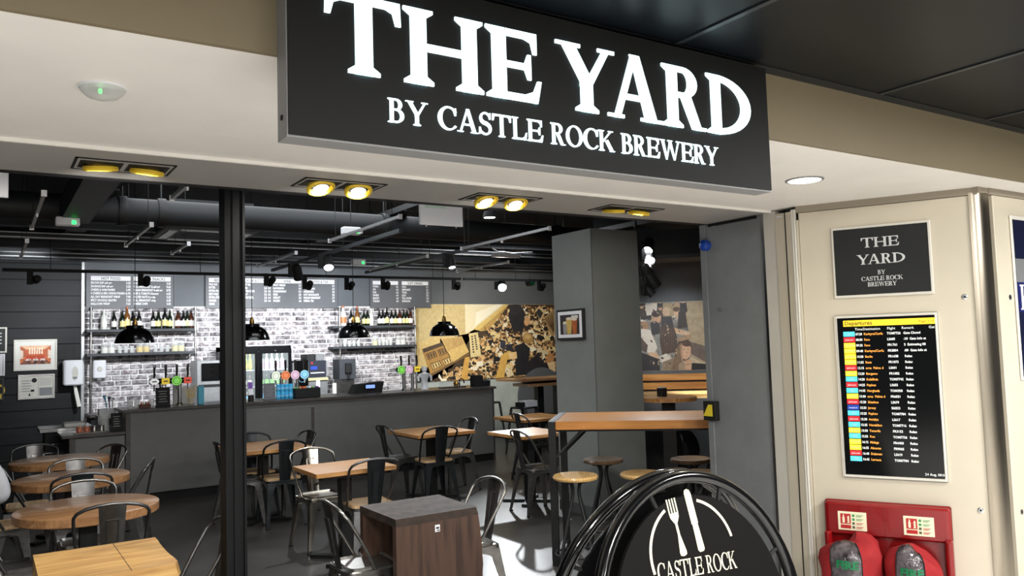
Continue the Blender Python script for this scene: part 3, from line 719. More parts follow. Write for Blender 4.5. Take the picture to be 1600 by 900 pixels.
# ------------------------------------------------------------------ small things: bottle kinds
def bottle_proto(name, label, h, r, glass, lab, cap, group, loc, rz=0):
    t = thing(name, label, 'bottle', loc, rz, group)
    MB().lathe([(r*.92, 0), (r, .01), (r, h*.56), (r*.86, h*.64), (r*.42, h*.76), (r*.36, h*.93)], 16).build('glass', glass, t, True)
    MB().lathe([(r*1.02, h*.14), (r*1.02, h*.44)], 16).build('label', lab, t, True)
    MB().lathe([(r*.42, h*.90), (r*.42, h*.985), (r*.36, h)], 12).build('cap', cap, t, True)
    return t
BOT = {}
ORD = ['first', 'second', 'third', 'fourth', 'fifth', 'sixth', 'seventh', 'eighth', 'ninth', 'tenth', 'eleventh', 'twelfth']
def bottle(kind, loc, label, group):
    K = dict(dark=(.27, .035, 'bt_black', 'lb_white', 'lb_black'), darky=(.27, .036, 'bt_green', 'lb_cream', 'lb_black'), darkt=(.31, .037, 'bt_black', 'lb_cream', 'lb_black'),
             amber=(.33, .04, 'bt_amber', 'lb_cream', 'bt_copper'), clear=(.29, .042, 'bt_clear', 'lb_white', 'lb_white'), brown=(.27, .044, 'bt_brown', 'lb_white', 'lb_black'),
             copper=(.34, .052, 'lb_white', 'lb_orange', 'bt_copper'), redtop=(.23, .031, 'bt_brown', 'lb_white', 'lb_red'), lime=(.24, .03, 'bt_lime', 'lb_yellow', 'lb_yellow'),
             pale=(.24, .033, 'bt_clear', 'lb_pink', 'lb_white'), greenb=(.23, .032, 'bt_green', 'lb_green', 'lb_white'), blue=(.17, .033, 'bt_blue', 'lb_sky', 'lb_white'), night=(.21, .031, 'bt_black', 'lb_sky', 'lb_black'))
    if kind not in BOT: BOT[kind] = bottle_proto('bottle', label, *K[kind], group, loc); return BOT[kind]
    return dup(BOT[kind], loc, random.uniform(0, 6), label, group)
SH1, SH2 = 2.088, 1.748
def shelf_unit(x0, x1, px, label, zdrop):
    t = thing('pipe_shelf_unit', label, 'shelf', (0, 12.97, 0))
    for z in (SH1, SH2):
        MB().rbox(x0, x1, -.25, -.01, z-.038, z, .004, 1).build('shelf_board', 'beam_grey', t)
    for p in px:
        MB().tube([(p, -.03, 2.38), (p, -.2, 2.38), (p, -.225, 2.365), (p, -.23, 2.34), (p, -.23, zdrop)], .016, 10).build('upright_pipe', 'metal_mid', t, True)
        for z in (2.38, SH1-.055, SH2-.055, 1.3):
            MB().lathe([(.024, -.022), (.024, .022)], 12, (p, -.23, z)).build('pipe_fitting', 'metal_dark', t, True)
            MB().cyl((p, -.23, z), (p, 0, z), .012, n=8).build('bracket_pipe', 'metal_dark', t, True)
shelf_unit(1.19, 2.625, (1.245, 2.64), 'pipe-framed shelf unit on the brick wall, left one by the boarded wall', .92)
shelf_unit(4.78, 6.30, (4.91, 6.285), 'pipe-framed shelf unit on the brick wall, right one beside the big mural', .92)
GA = 'bottles on the upper left shelf'; GB = 'bottles on the upper right shelf'
LA = ' dark bottle with pale label from the left on the upper left shelf'; LB = ' dark bottle with pale label from the left on the upper right shelf'
yS = 12.84
for i, (x, k) in enumerate(((1.55, 'dark'), (1.66, 'darky'), (1.80, 'dark'), (1.88, 'dark'), (2.07, 'dark'), (2.14, 'darky'), (2.23, 'darkt'), (2.30, 'darky'), (2.49, 'dark'), (2.545, 'darky'))):
    bottle(k, (x, yS, SH1), ORD[i]+LA, GA)
bottle('clear', (1.42, yS, SH1), 'clear spirit bottle at the left end of the upper left shelf', GA)
bottle('amber', (1.725, yS+.03, SH1), 'tall amber bottle among dark ones on the upper left shelf', GA)
bottle('brown', (2.41, yS-.02, SH1), 'brown bottle with broad white label on the upper left shelf', GA)
bottle('clear', (2.335, yS+.05, SH1), 'clear bottle behind dark ones near the right of the left shelf', GA)
bottle('brown', (2.60, yS, SH1), 'brown bottle with white label at the right end of left shelf', GA)
for i, (x, k) in enumerate(((5.15, 'dark'), (5.38, 'darky'), (5.45, 'darky'), (5.66, 'dark'), (5.73, 'dark'), (5.89, 'dark'), (5.96, 'darky'), (6.12, 'darky'), (6.18, 'darky'))):
    bottle(k, (x, yS, SH1), ORD[i]+LB, GB)
bottle('copper', (5.0, yS-.02, SH1), 'large white bottle with copper cap at left of the right shelf', GB)
bottle('amber', (5.26, yS, SH1), 'tall amber bottle with cream label on the upper right shelf', GB)
bottle('clear', (5.51, yS, SH1), 'clear bottle with white label on the upper right shelf', GB)
bottle('darkt', (5.80, yS, SH1), 'taller dark bottle with cream label mid upper right shelf', GB)
bottle('brown', (6.035, yS-.01, SH1), 'brown bottle with broad white label on the upper right shelf', GB)
bottle('brown', (6.24, yS-.01, SH1), 'brown bottle at the right end of the upper right shelf', GB)
# glass jars and glasses on the lower shelves
jar0 = None
def jar(loc, label, group, fill='lb_cream'):
    t = thing('glass_jar', label, 'jar', loc, 0, group)
    MB().lathe([(.045, 0), (.05, .008), (.05, .1), (.04, .125), (.042, .14)], 18).build('glass', 'acrylic', t, True)
    MB().lathe([(.043, .006), (.043, .085)], 16).build('contents', fill, t, True)
    MB().lathe([(.046, .14), (.046, .155)], 16).build('lid', 'white_plastic', t, True)
def tumbler(loc, label, group):
    t = tag(MB().lathe([(.028, 0), (.034, .1), (.032, .1), (.026, .006)], 16).build('tumbler', 'acrylic', None, True, loc), label, 'glass', group); return t
for i, x in enumerate((1.42, 1.51)): jar((x, yS-.05, SH2), ('left', 'right')[i]+' one of two white-filled jars at left end of lower left shelf', 'jars on the lower left shelf', 'lb_white')
for i, x in enumerate((1.88, 1.97)): jar((x, yS-.05, SH2), ('left', 'right')[i]+' one of two yellow-filled jars in the middle of the lower left shelf', 'jars on the lower left shelf', 'lb_yellow')
for i, x in enumerate((2.36, 2.45)): jar((x, yS-.05, SH2), ('left', 'right')[i]+' one of two cream-filled jars near the right of the lower left shelf', 'jars on the lower left shelf', 'lb_cream')
for i, x in enumerate((1.62, 1.70, 1.78, 2.1, 2.18, 2.26)): tumbler((x, yS-.03, SH2), ORD[i]+' clear tumbler from the left on the lower left bar shelf', 'glasses on the lower left shelf')
jar((5.55, yS-.05, SH2), 'cream-filled jar left of the tumblers on the lower right shelf', 'jars on the lower right shelf', 'lb_cream')
for i, x in enumerate((5.98, 6.07)): jar((x, yS-.05, SH2), ('left', 'right')[i]+' one of two white-filled jars right of the tumblers on the lower right shelf', 'jars on the lower right shelf', 'lb_white')
for i, x in enumerate((5.02, 5.1, 5.18, 5.26, 5.64, 5.71, 5.78, 5.85)): tumbler((x, yS-.03, SH2), ORD[i]+' clear tumbler from the left on the lower right bar shelf', 'glasses on the lower right shelf')

# ------------------------------------------------------------------ bottle fridge
fr = thing('bottle_fridge', 'black double-door bottle fridge with lit shelves behind the bar', 'fridge', (2.96, 12.35, .92))
FW, FH, FD = 1.0, .87, .5
MB().box(0, FW, FD-.03, FD, 0, FH).build('back', 'fridge_black', fr)
for a, b in ((0, .03), (FW-.03, FW)): MB().box(a, b, 0, FD, 0, FH).build('side', 'fridge_black', fr)
MB().box(0, FW, 0, FD, FH-.07, FH).build('top', 'fridge_black', fr); MB().box(0, FW, 0, FD, 0, .03).build('bottom', 'fridge_black', fr)
MB().box(.03, FW-.03, FD-.035, FD-.03, .03, FH-.07).build('rear_liner', 'grey_plastic', fr)
MB().box(.05, FW-.05, .05, .07, FH-.09, FH-.075).build('light_strip', 'fridge_light', fr)
for z in (.25, .50): MB().box(.03, FW-.03, .04, FD-.04, z, z+.012).build('shelf', 'white_plastic', fr)
for a, b, hx in ((.0, .495, .47), (.505, 1.0, .53)):
    d = MB().box(a, b, -.03, 0, 0, .05).box(a, b, -.03, 0, FH-.11, FH-.04).box(a, a+.05, -.03, 0, .05, FH-.11).box(b-.05, b, -.03, 0, .05, FH-.11).build('door', 'fridge_black', fr)
    MB().box(a+.05, b-.05, -.02, -.014, .05, FH-.11).build('pane', 'glass_pane', d); MB().box(hx-.01, hx+.01, -.05, -.03, .3, .6).build('handle', 'fridge_black', d)
    MB().cyl(((a+b)/2, -.034, FH-.075), ((a+b)/2, -.03, FH-.075), .012, n=12).build('lock', 'steel_bright', d)
area('fridge_lamp', (3.46, 12.42, 1.70), (3.46, 12.6, 1.0), .85, 1.6, (.85, 1, 1), .05)
def fridge_row(kind, x0, n, z, label, dx=.075):
    for i in range(n): bottle(kind, (2.96+x0+i*dx, 12.47, .92+z), ORD[i]+' '+label, 'bottles in the fridge')
fridge_row('lime', .08, 6, .512, 'yellow-green bottle on the top shelf behind the left fridge door', .066)
fridge_row('redtop', .09, 5, .262, 'red-capped bottle with white label behind the left fridge door', .078)
fridge_row('night', .1, 4, .03, 'black bottle with blue label on the bottom of left fridge door', .085)
fridge_row('pale', .58, 5, .512, 'pink-labelled pale bottle on the top shelf behind right fridge door', .08)
fridge_row('greenb', .58, 5, .262, 'green bottle on the middle shelf behind the right fridge door', .08)
fridge_row('blue', .58, 5, .03, 'blue bottle on the bottom shelf behind the right fridge door', .08)

# ------------------------------------------------------------------ beer fonts (glow added to the lens badges to brighten them)
for n, c in dict(lb_white=(236, 236, 236), lb_yellow=(226, 196, 60), lb_green=(130, 214, 90), lb_red=(214, 84, 66), lb_cream=(226, 232, 214), lb_orange=(226, 130, 84), lb_pink=(226, 190, 214), lb_sky=(150, 210, 240)).items(): mat('lit_'+n, c, .4, emit=.55)
def beer_font(name, label, x, y, n, sp, badges, wide=True):
    t = thing(name, label, 'beer font', (x, y, BT))
    w2 = sp*(n-1)/2
    for s in (-.55, .55): 
        MB().lathe([(.045, 0), (.045, .01), (.026, .03), (.024, .29)], 16, (w2*s, 0, 0)).build('column', 'steel_bright', t, True)
    MB().cyl((-w2-.05, 0, .30), (w2+.05, 0, .30), .035, n=16).build('crossbar', 'black_gloss', t, True)
    for i in range(n):
        cx = -w2+i*sp; shape, m = badges[i]; m = 'lit_'+m
        MB().tube([(cx, -.02, .33), (cx+.003, -.035, .38), (cx+.006, -.02, .50)], [.008, .013, .016], 10).build('handle', 'black_gloss', t, True)
        if shape == 'o': b = MB().lathe([(.054, .008), (.058, .004), (.058, -.006), (.054, -.01)], 22, (cx, -.045, .30), 'y').build('badge', m, t, True)
        elif shape == 'e': b = MB().lathe([(.05, 0), (.05, -.012)], 22, (0, 0, 0), 'y').xf(Matrix.Translation((cx, -.04, .30)) @ Matrix.Diagonal((1.05, 1, .72, 1))).build('badge', m, t, True)
        else: b = MB().rbox(cx-.045, cx+.045, -.055, -.04, .262, .338, .006, 2).build('badge', m, t)
        MB().cyl((cx, -.03, .27), (cx, -.05, .19), .009, n=8).build('spout', 'steel_bright', t, True)
        if shape == 'o': MB().lathe([(.036, -.0108), (.041, -.0112)], 22, (cx, -.045, .30), 'y', False).build('badge_ring', 'lb_black', b)
        else: MB().box(cx-.025, cx+.025, -.0575, -.052, .292, .306).build('badge_print', 'lb_black' if m != 'lb_black' else 'lb_yellow', b)
beer_font('beer_font', 'beer font with white, yellow, green and red badges at left of the bar', 1.92, 10.68, 4, .128, [('e', 'lb_white'), ('r', 'lb_yellow'), ('o', 'lb_green'), ('r', 'lb_red')])
beer_font('beer_font', 'beer font with cream, orange, pink and blue badges in front of fridge', 3.40, 10.68, 4, .128, [('o', 'lb_cream'), ('o', 'lb_orange'), ('o', 'lb_pink'), ('o', 'lb_sky')])
beer_font('beer_font', 'beer font with green, pink and yellow badges below the right shelves', 5.14, 10.68, 3, .125, [('o', 'lb_green'), ('o', 'lb_pink'), ('r', 'lb_yellow')])
kn = thing('figure_font', 'white figure-shaped beer tap at the right of the bar', 'beer font', (5.40, 10.68, BT))
MB().lathe([(.06, 0), (.055, .03), (.045, .06), (.05, .14), (.075, .2), (.08, .225), (.03, .245), (.026, .26)], 20).build('torso', 'white_plastic', kn, True)
MB().lathe([(.0001, .25), (.035, .265), (.045, .295), (.035, .325), (.0001, .34)], 18).build('head', 'white_plastic', kn, True)
for s in (-1, 1): MB().tube([(s*.07, 0, .215), (s*.105, -.01, .18), (s*.1, -.02, .12)], [.022, .02, .016], 10).build('arm', 'white_plastic', kn, True)

# ------------------------------------------------------------------ things on the bar
def plain(name, mb, m, label, cat, smooth=False, group=None, loc=(0, 0, 0), rot=None):
    return tag(mb.build(name, m, None, smooth, loc, rot), label, cat, group)
def card_stand(x, y, z, w_, h, label, m='black_matte'):
    t = thing('menu_stand', label, 'menu', (x, y, z))
    MB().box(-w_/2, w_/2, -.005, .005, 0, h).xf(Matrix.Rotation(math.radians(-8), 4, 'X')).build('board', m, t)
    MB().rbox(-w_/2, w_/2, -.03, .06, 0, .012, .004, 1).build('foot', m, t)
    ln = MB()
    for k in range(5): ln.box(-w_*.3+.01*(k % 2), w_*.3-.01*(k % 2), -.0065, -.005, h*(.78-.13*k), h*(.82-.13*k))
    ln.xf(Matrix.Rotation(math.radians(-8), 4, 'X')).build('print', 'grey_plastic', t)
card_stand(1.79, 10.42, BT, .16, .235, 'black upright menu stand in front of the left beer font')
card_stand(3.07, 10.45, BT, .15, .215, 'dark menu stand with printed lines in front of fridge', 'menu_grey')
card_stand(1.285, 10.38, .845, .12, .21, 'small black menu stand on the low counter')
cr = thing('card_reader', 'white card reader with blue screen standing by the black post', 'card reader', (2.83, 10.44, BT))
MB().rbox(-.035, .035, -.012, .012, .07, .25, .006, 2).xf(Matrix.Rotation(math.radians(-12), 4, 'X')).build('body', 'white_plastic', cr)
MB().box(-.028, .028, -.014, -.012, .16, .24).xf(Matrix.Rotation(math.radians(-12), 4, 'X')).build('screen', 'lb_purple', cr); MB().rbox(-.03, .03, -.03, .04, 0, .08, .006, 2).build('dock', 'black_matte', cr)
tp = thing('tip_box', 'black box on the bar just right of the post', 'box', (2.67, 10.5, BT)); MB().rbox(-.09, .09, -.06, .06, 0, .13, .008, 2).build('body', 'black_matte', tp); MB().box(-.05, .05, -.062, -.06, .05, .09).build('print', 'grey_plastic', tp)
for i in range(4):
    for j in range(2):
        if i+j == 0:
            can0 = thing('drink_can', 'first blue can from the left in the lower row before the fridge', 'can', (3.20, 10.52, BT), 0, 'blue cans on the bar')
            MB().lathe([(.024, 0), (.027, .008), (.027, .088), (.023, .096)], 16).build('body', 'bt_blue', can0, True); MB().lathe([(.0001, .096), (.022, .0965)], 16).build('lid', 'steel_bright', can0)
            MB().lathe([(.0274, .03), (.0274, .055)], 16).build('band', 'lb_sky', can0, True)
        else: dup(can0, (3.20+i*.056, 10.52, BT+j*.097), i*1.3, ORD[i]+' blue can from the left in the '+('lower', 'upper')[j]+' row before the fridge')
ct = thing('snack_crate', 'black crate full of bright snack packets on the bar', 'crate', (3.56, 10.50, BT))
c_ = MB(); 
for a, b, c, d in ((-.165, .165, -.1, -.092), (-.165, .165, .092, .1), (-.165, -.157, -.092, .092), (.157, .165, -.092, .092)): c_.box(a, b, c, d, 0, .13)
c_.box(-.165, .165, -.1, .1, 0, .008).build('crate_body', 'black_matte', ct)
rg = random.Random(5)
for i in range(9):
    m = ['lb_purple', 'lb_green', 'lb_yellow', 'lb_red', 'lb_orange', 'lb_white', 'lb_sky', 'lb_green', 'lb_purple'][i]
    tag(MB().rbox(-.03, .03, -.008, .008, 0, .13, .006, 1).build('snack_packet', m, None, False, (3.56-.13+i*.032, 10.50+rg.uniform(-.05, .05), BT+.02), (rg.uniform(-.25, .25), rg.uniform(-.3, .3), rg.uniform(-.4, .4))),
        ORD[i]+' snack packet from the left sticking out of the black crate', 'packet', 'snack packets in the crate')
tl = thing('till', 'black till terminal with blue customer display on the bar', 'till', (4.5, 10.72, BT))
MB().poly([(-.23, 0), (.2, 0), (.235, .15), (-.17, .12)], -.1, .1).build('body', 'black_matte', tl); MB().rbox(-.06, .1, -.115, -.1, .055, .125, .004, 1).build('display_frame', 'black_gloss', tl); MB().box(-.048, .088, -.117, -.115, .066, .114).build('display', 'till_screen', tl)
# back-bar machines
cm = thing('coffee_machine', 'drinks machine with a dark touch screen behind the bar', 'machine', (4.40, 12.42, .92))
MB().rbox(-.17, .17, 0, .45, .0, .60, .01, 2).build('body', 'alu', cm); MB().box(-.14, .14, -.012, 0, .36, .62).build('touch_screen', 'touch_screen', cm)
MB().box(-.1, -.075, -.0135, -.012, .57, .595).build('screen_icon', 'scr_red', cm); MB().box(-.11, .0, -.0135, -.012, .48, .53).build('screen_icon', 'scr_blue', cm); MB().box(-.11, .11, -.0135, -.012, .42, .435).build('screen_text', 'scr_white', cm)
MB().box(-.17, .17, -.03, 0, .31, .345).build('light_bar', 'lb_cream', cm); MB().box(-.03, .03, -.04, -.01, .2, .31).build('nozzle', 'white_plastic', cm); MB().box(-.16, .16, -.08, 0, 0, .02).build('drip_tray', 'black_matte', cm)
MB().rbox(-.15, -.02, .05, .35, .60, .72, .006, 1).build('bean_hopper', 'black_paint', cm); MB().rbox(-.0, .13, .05, .35, .60, .72, .006, 1).build('bean_hopper', 'grey_plastic', cm)
bx = thing('drinks_cooler', 'tall black slush cooler cabinet left of the drinks machine', 'machine', (4.09, 12.3, .92))
MB().rbox(-.08, .13, 0, .5, 0, .63, .015, 2).build('body', 'black_gloss', bx); MB().lathe([(.06, -.004), (.065, -.002)], 24, (.03, 0, .36), 'y', False).build('ring_logo', 'lb_sky', bx); MB().box(-.07, .12, -.006, 0, .14, .17).build('green_strip', 'lb_green', bx)
MB().rbox(-.11, -.08, .03, .5, 0, .6, .01, 1).build('side_unit', 'grey_plastic', bx)
gr = thing('coffee_grinder', 'grey wall coffee grinder unit with black handle right of drinks machine', 'machine', (4.92, 12.45, .92))
MB().rbox(-.14, .14, 0, .3, .30, .62, .006, 1).build('hopper_box', 'beam_grey', gr); MB().rbox(-.12, .12, .02, .3, 0, .30, .006, 1).build('base', 'metal_mid', gr)
MB().rbox(-.05, .05, -.06, 0, .40, .56, .015, 2).build('dial', 'black_matte', gr); MB().cyl((0, -.03, .3), (0, -.03, .4), .02, n=12).build('chute', 'black_matte', gr)
cup = MB()
for k in range(14): cup.lathe([(.03, k*.017), (.037, k*.017+.028)], 16)
plain('cup_stack', cup.lathe([(.0001, 0), (.03, 0)], 16), 'paper', 'tall stack of white paper cups right of the drinks machine', 'cups', True, None, (4.68, 12.42, .92))
iw = thing('ice_machine', 'grey boxy glass machine partly behind the black post', 'machine', (2.62, 12.45, .92))
MB().rbox(-.02, .32, 0, .45, 0, .68, .01, 2).build('body', 'alu', iw); MB().rbox(.04, .3, -.015, 0, .38, .64, .02, 3).build('window', 'black_gloss', iw); MB().box(.0, .32, -.02, 0, .30, .33).build('ledge', 'black_paint', iw)
# left end clutter
plain('drink_carton', MB().rbox(-.037, .037, -.037, .037, 0, .22, .012, 2), 'carton_blue', 'tall sky-blue carton on the bar left of the post', 'carton', False, None, (2.26, 10.62, BT))
sp_ = thing('straw_pot', 'clear pot of yellow straws on the bar beside the blue carton', 'pot', (2.13, 10.55, BT)); MB().lathe([(.03, 0), (.04, .09), (.038, .09), (.028, .005)], 16).build('pot', 'acrylic', sp_, True)
for k in range(5): MB().cyl((.01*(k-2), .004*k-.008, .01), (-.05+.03*k, -.01+.01*k, .19+.012*k), .005, n=6).build('straw', 'straw_yellow', sp_)
wp = thing('leaflet_rack', 'white leaflet rack behind the left beer font', 'rack', (2.02, 10.85, BT)); MB().rbox(-.035, .035, 0, .05, 0, .24, .004, 1).build('post', 'paper', wp); MB().box(.05, .16, .0, .01, 0, .2).build('panel', 'mirror_grey', wp)
tb = thing('condiment_box', 'brown box of condiment sachets on the bar left of menu stand', 'box', (1.60, 10.5, BT)); MB().rbox(-.06, .06, -.04, .04, 0, .045, .006, 1).build('tray', 'tea_brown', tb)
for k in range(4): MB().box(-.045+k*.025, -.03+k*.025, -.02, .02, .02, .07).build('sachet', ['lb_red', 'lb_cream', 'tea_brown', 'lb_red'][k], tb)
for k, x in enumerate((1.45, 1.52, 1.68)): tumbler((x, 10.55, BT), ORD[k]+' clear tumbler from the left at the left end of the bar top', 'glasses at the left end of the bar')
tray = thing('glass_tray', 'steel tray of upturned tea glasses on the low counter', 'tray', (1.02, 10.48, .845)); MB().rbox(-.17, .17, -.09, .09, 0, .012, .01, 2).build('tray', 'metal_mid', tray)
for i in range(4):
    tag(MB().lathe([(.034, 0), (.034, .055), (.028, .065), (.0001, .066)], 14).build('tea_glass', 'metal_mid' if i > 1 else 'bt_copper', None, True, (.91+i*.075, 10.46, .857)), ('left amber', 'right amber', 'left silver', 'right silver')[i]+' tea glass upturned on the low counter tray', 'glass', 'tea glasses on the tray')
plain('glass_pitcher', MB().lathe([(.05, 0), (.06, .02), (.055, .16), (.062, .19), (.058, .19), (.05, .02)], 18), 'acrylic', 'clear glass pitcher beside the small menu stand on low counter', 'pitcher', True, None, (1.17, 10.5, .845))
bw = thing('washing_up_caddy', 'blue and white washing-up caddy with brushes behind the low counter', 'caddy', (1.27, 11.3, 0)); MB().rbox(-.1, .14, -.1, .12, 0, .98, .01, 1).build('cabinet', 'alu', bw); MB().box(-.06, .08, -.105, -.1, .86, .94).build('panel', 'black_matte', bw)
MB().rbox(-.08, .12, -.06, .08, .98, 1.06, .01, 2).build('tub', 'white_plastic', bw); 
for k in range(3): MB().tube([(.02+k*.03, 0, 1.03), (.0+k*.04, -.01, 1.16), (-.02+k*.06, -.02, 1.22-k*.02)], [.006, .007, .02], 8).build('brush', ['lb_sky', 'navy', 'lb_white'][k], bw, True)
cd = thing('cutlery_caddy', 'black caddy of cutlery at the right end of the bar', 'caddy', (6.22, 10.55, BT)); MB().rbox(-.085, .06, -.07, .07, 0, .17, .01, 2).build('caddy', 'black_matte', cd); MB().rbox(.07, .2, -.06, .06, 0, .085, .01, 2).build('sachet_box', 'black_paint', cd)
for k in range(5): MB().cyl((.08+.02*k, 0, .06), (.06+.035*k, -.01, .16-.01*k), .006, n=6).build('cutlery_handle', 'metal_black', cd)
dt = thing('drip_tray', 'clear acrylic screen and tray at the right end of the bar', 'tray', (5.85, 10.65, BT)); MB().rbox(-.2, .2, -.07, .07, 0, .018, .005, 1).build('tray', 'metal_dark', dt); MB().box(-.2, .02, .05, .056, .018, .1).build('screen', 'acrylic', dt)
MB().tube([(.12, 0, .018), (.12, 0, .11), (.14, -.02, .13), (.17, -.04, .11), (.175, -.045, .06)], .01, 10).build('swan_tap', 'black_gloss', dt, True); MB().lathe([(.03, .018), (.045, .06), (.02, .09), (.02, .1)], 14, (.06, 0, 0)).build('brass_jug', 'brass', dt, True)

# ------------------------------------------------------------------ menu boards
def menu(name, label, x0, x1, z0, z1, cols):
    t = thing(name, label, 'menu board', (x0, 12.965, z0)); W_, H_ = x1-x0, z1-z0
    MB().rbox(0, W_, -.03, 0, 0, H_, .004, 1).build('board', 'menu_grey', t)
    for (a, b, head, items) in cols:
        MB().box(a, b, -.032, -.03, H_-.11, H_-.045).build('heading_bar', 'menu_text', t)
        text_mb(head, .06, 'CENTER', off=.001, xs=.8).build('heading_text', 'menu_head_text', t, False, ((a+b)/2, -.0335, H_-.1))
        for i, (nm, pr) in enumerate(items):
            z = H_-.158-i*.0505
            text_mb(nm, .046, off=.0016, xs=.66).build('menu_line', 'menu_text', t, False, (a, -.0325, z)); text_mb(pr, .046, 'RIGHT', off=.0016, xs=.75).build('price', 'menu_text', t, False, (b, -.0325, z))
menu('menu_board', 'dark menu board of hot food above the left bottle shelf', 1.20, 2.37, 2.395, 2.91, [
 (.06, .58, 'HOT FOOD', [('BACON BAP add egg', '5.25'), ('SAUSAGE BAP add egg', '5.25'), ('CHEESE & HAM PANINI', '5.95'), ('4 CHEESE & RED ONION PANINI v', '5.95'), ('ALL DAY BREAKFAST WRAP', '7.95'), ('SPICY NOODLE GRATIN', '7.25'), ('HALLOUMI WRAP', '7.25')]),
 (.62, 1.13, 'SIDES & SNACKS', [('HASH BROWNS', '3.25'), ('FULL BREAKFAST & add egg', '9.25'), ('VEGAN BREAKFAST & add egg', '8.95'), ('BEEF & TOMATO bloomer', '6.25'), ('SALTED NUTS in a cup', '2.25'), ('FULL BREAKFAST wrap', '6.25'), ('CHEESE CHIPS', '3.25')])])
menu('menu_board', 'wide dark drinks menu board above the fridge', 2.83, 4.96, 2.395, 2.91, [
 (.05, .50, 'BEER & CIDER', [('PALE ALE', '5.5'), ('BITTER', '5.5'), ('EXTRA IPA', '5.6'), ('BEST PALE', '5.7'), ('EXTRA STOUT', '5.8'), ('GINGER', '6.0'), ('CIDER', '6.0')]),
 (.54, 1.00, 'LAGER & STOUT', [('CRAFT IPA', '3.0  5.9'), ('AMBER', '3.0  5.9'), ('FRUITED SOUR', '3.2  6.2'), ('STOUT', '3.2  6.2'), ('CHERRY BEER', '3.2  6.4'), ('PILS', '3.2  6.4')]),
 (1.04, 1.50, 'WINE', [('PINOT GRIGIO', '5.5'), ('SAUVIGNON', '5.9'), ('CHARDONNAY', '5.9'), ('ROSE', '5.5'), ('MERLOT', '5.5'), ('MALBEC', '6.2')]),
 (1.54, 2.07, 'COFFEE & TEA', [('LATTE', '3.3'), ('CAPPUCCINO', '3.3'), ('AMERICANO', '3.0'), ('HOT CHOCOLATE', '3.5'), ('ENGLISH BREAKFAST', '2.7'), ('HERBAL TEA', '2.8')])])
menu('menu_board', 'narrower dark menu board above the right bottle shelf', 5.54, 6.71, 2.395, 2.91, [
 (.05, .53, 'SPIRITS', [('VODKA', '4.2'), ('GIN', '4.2'), ('RUM', '4.2'), ('WHISKY', '4.4'), ('BRANDY', '4.4'), ('TEQUILA', '4.5')]),
 (.60, 1.12, 'SOFT DRINKS', [('COLA', '3.1'), ('LEMONADE', '3.1'), ('TONIC', '2.2'), ('JUICE', '2.5'), ('STILL WATER', '2.4'), ('SPARKLING', '2.4')])])

# wall dispensers and pictures on the boarded wall
sd = thing('towel_dispenser', 'white paper towel dispenser with hanging towel on boarded wall', 'dispenser', (1.035, 12.96, 1.32))
MB().rbox(-.125, .125, -.2, 0, 0, .35, .04, 4).build('housing', 'white_plastic', sd, True)
MB().lathe([(.05, -.006), (.05, 0)], 24, (0, 0, 0), 'y').xf(Matrix.Translation((.02, -.2, .17)) @ Matrix.Diagonal((.75, 1, 1.9, 1))).build('window', 'mirror_grey', sd, True)
MB().rbox(-.005, .045, -.21, -.2, .09, .12, .005, 1).build('lock', 'grey_plastic', sd)
MB().tube([(.02, -.1, .02), (.04, -.12, -.12), (.075, -.13, -.3)], [.02, .028, .03], 6).xf(Matrix.Diagonal((1, 1, 1, 1))).build('paper_towel', 'paper', sd, True)
s2 = thing('soap_dispenser', 'white soap dispenser on the brick wall beside the pipe', 'dispenser', (1.37, 12.965, 1.40)); MB().rbox(-.085, .085, -.12, 0, .0, .26, .03, 3).build('housing', 'white_plastic', s2, True); MB().lathe([(.03, -.008), (.036, 0)], 18, (.0, -.12, .13), 'y').build('badge', 'mirror_grey', s2, True); MB().rbox(-.03, .03, -.1, -.03, -.03, .01, .008, 1).build('nozzle', 'grey_plastic', s2)
def picture(label, x0, x1, z0, z1, fm, mw, inner, cat='picture'):
    t = thing('wall_picture', label, cat, (x0, 12.96, z0)); W_, H_ = x1-x0, z1-z0
    f = MB().box(0, W_, -.025, 0, 0, .02).box(0, W_, -.025, 0, H_-.02, H_).box(0, .02, -.025, 0, .02, H_-.02).box(W_-.02, W_, -.025, 0, .02, H_-.02); f.build('frame', fm, t)
    MB().box(.02, W_-.02, -.012, 0, .02, H_-.02).build('mount', mw, t)
    if inner: inner(t, W_, H_)
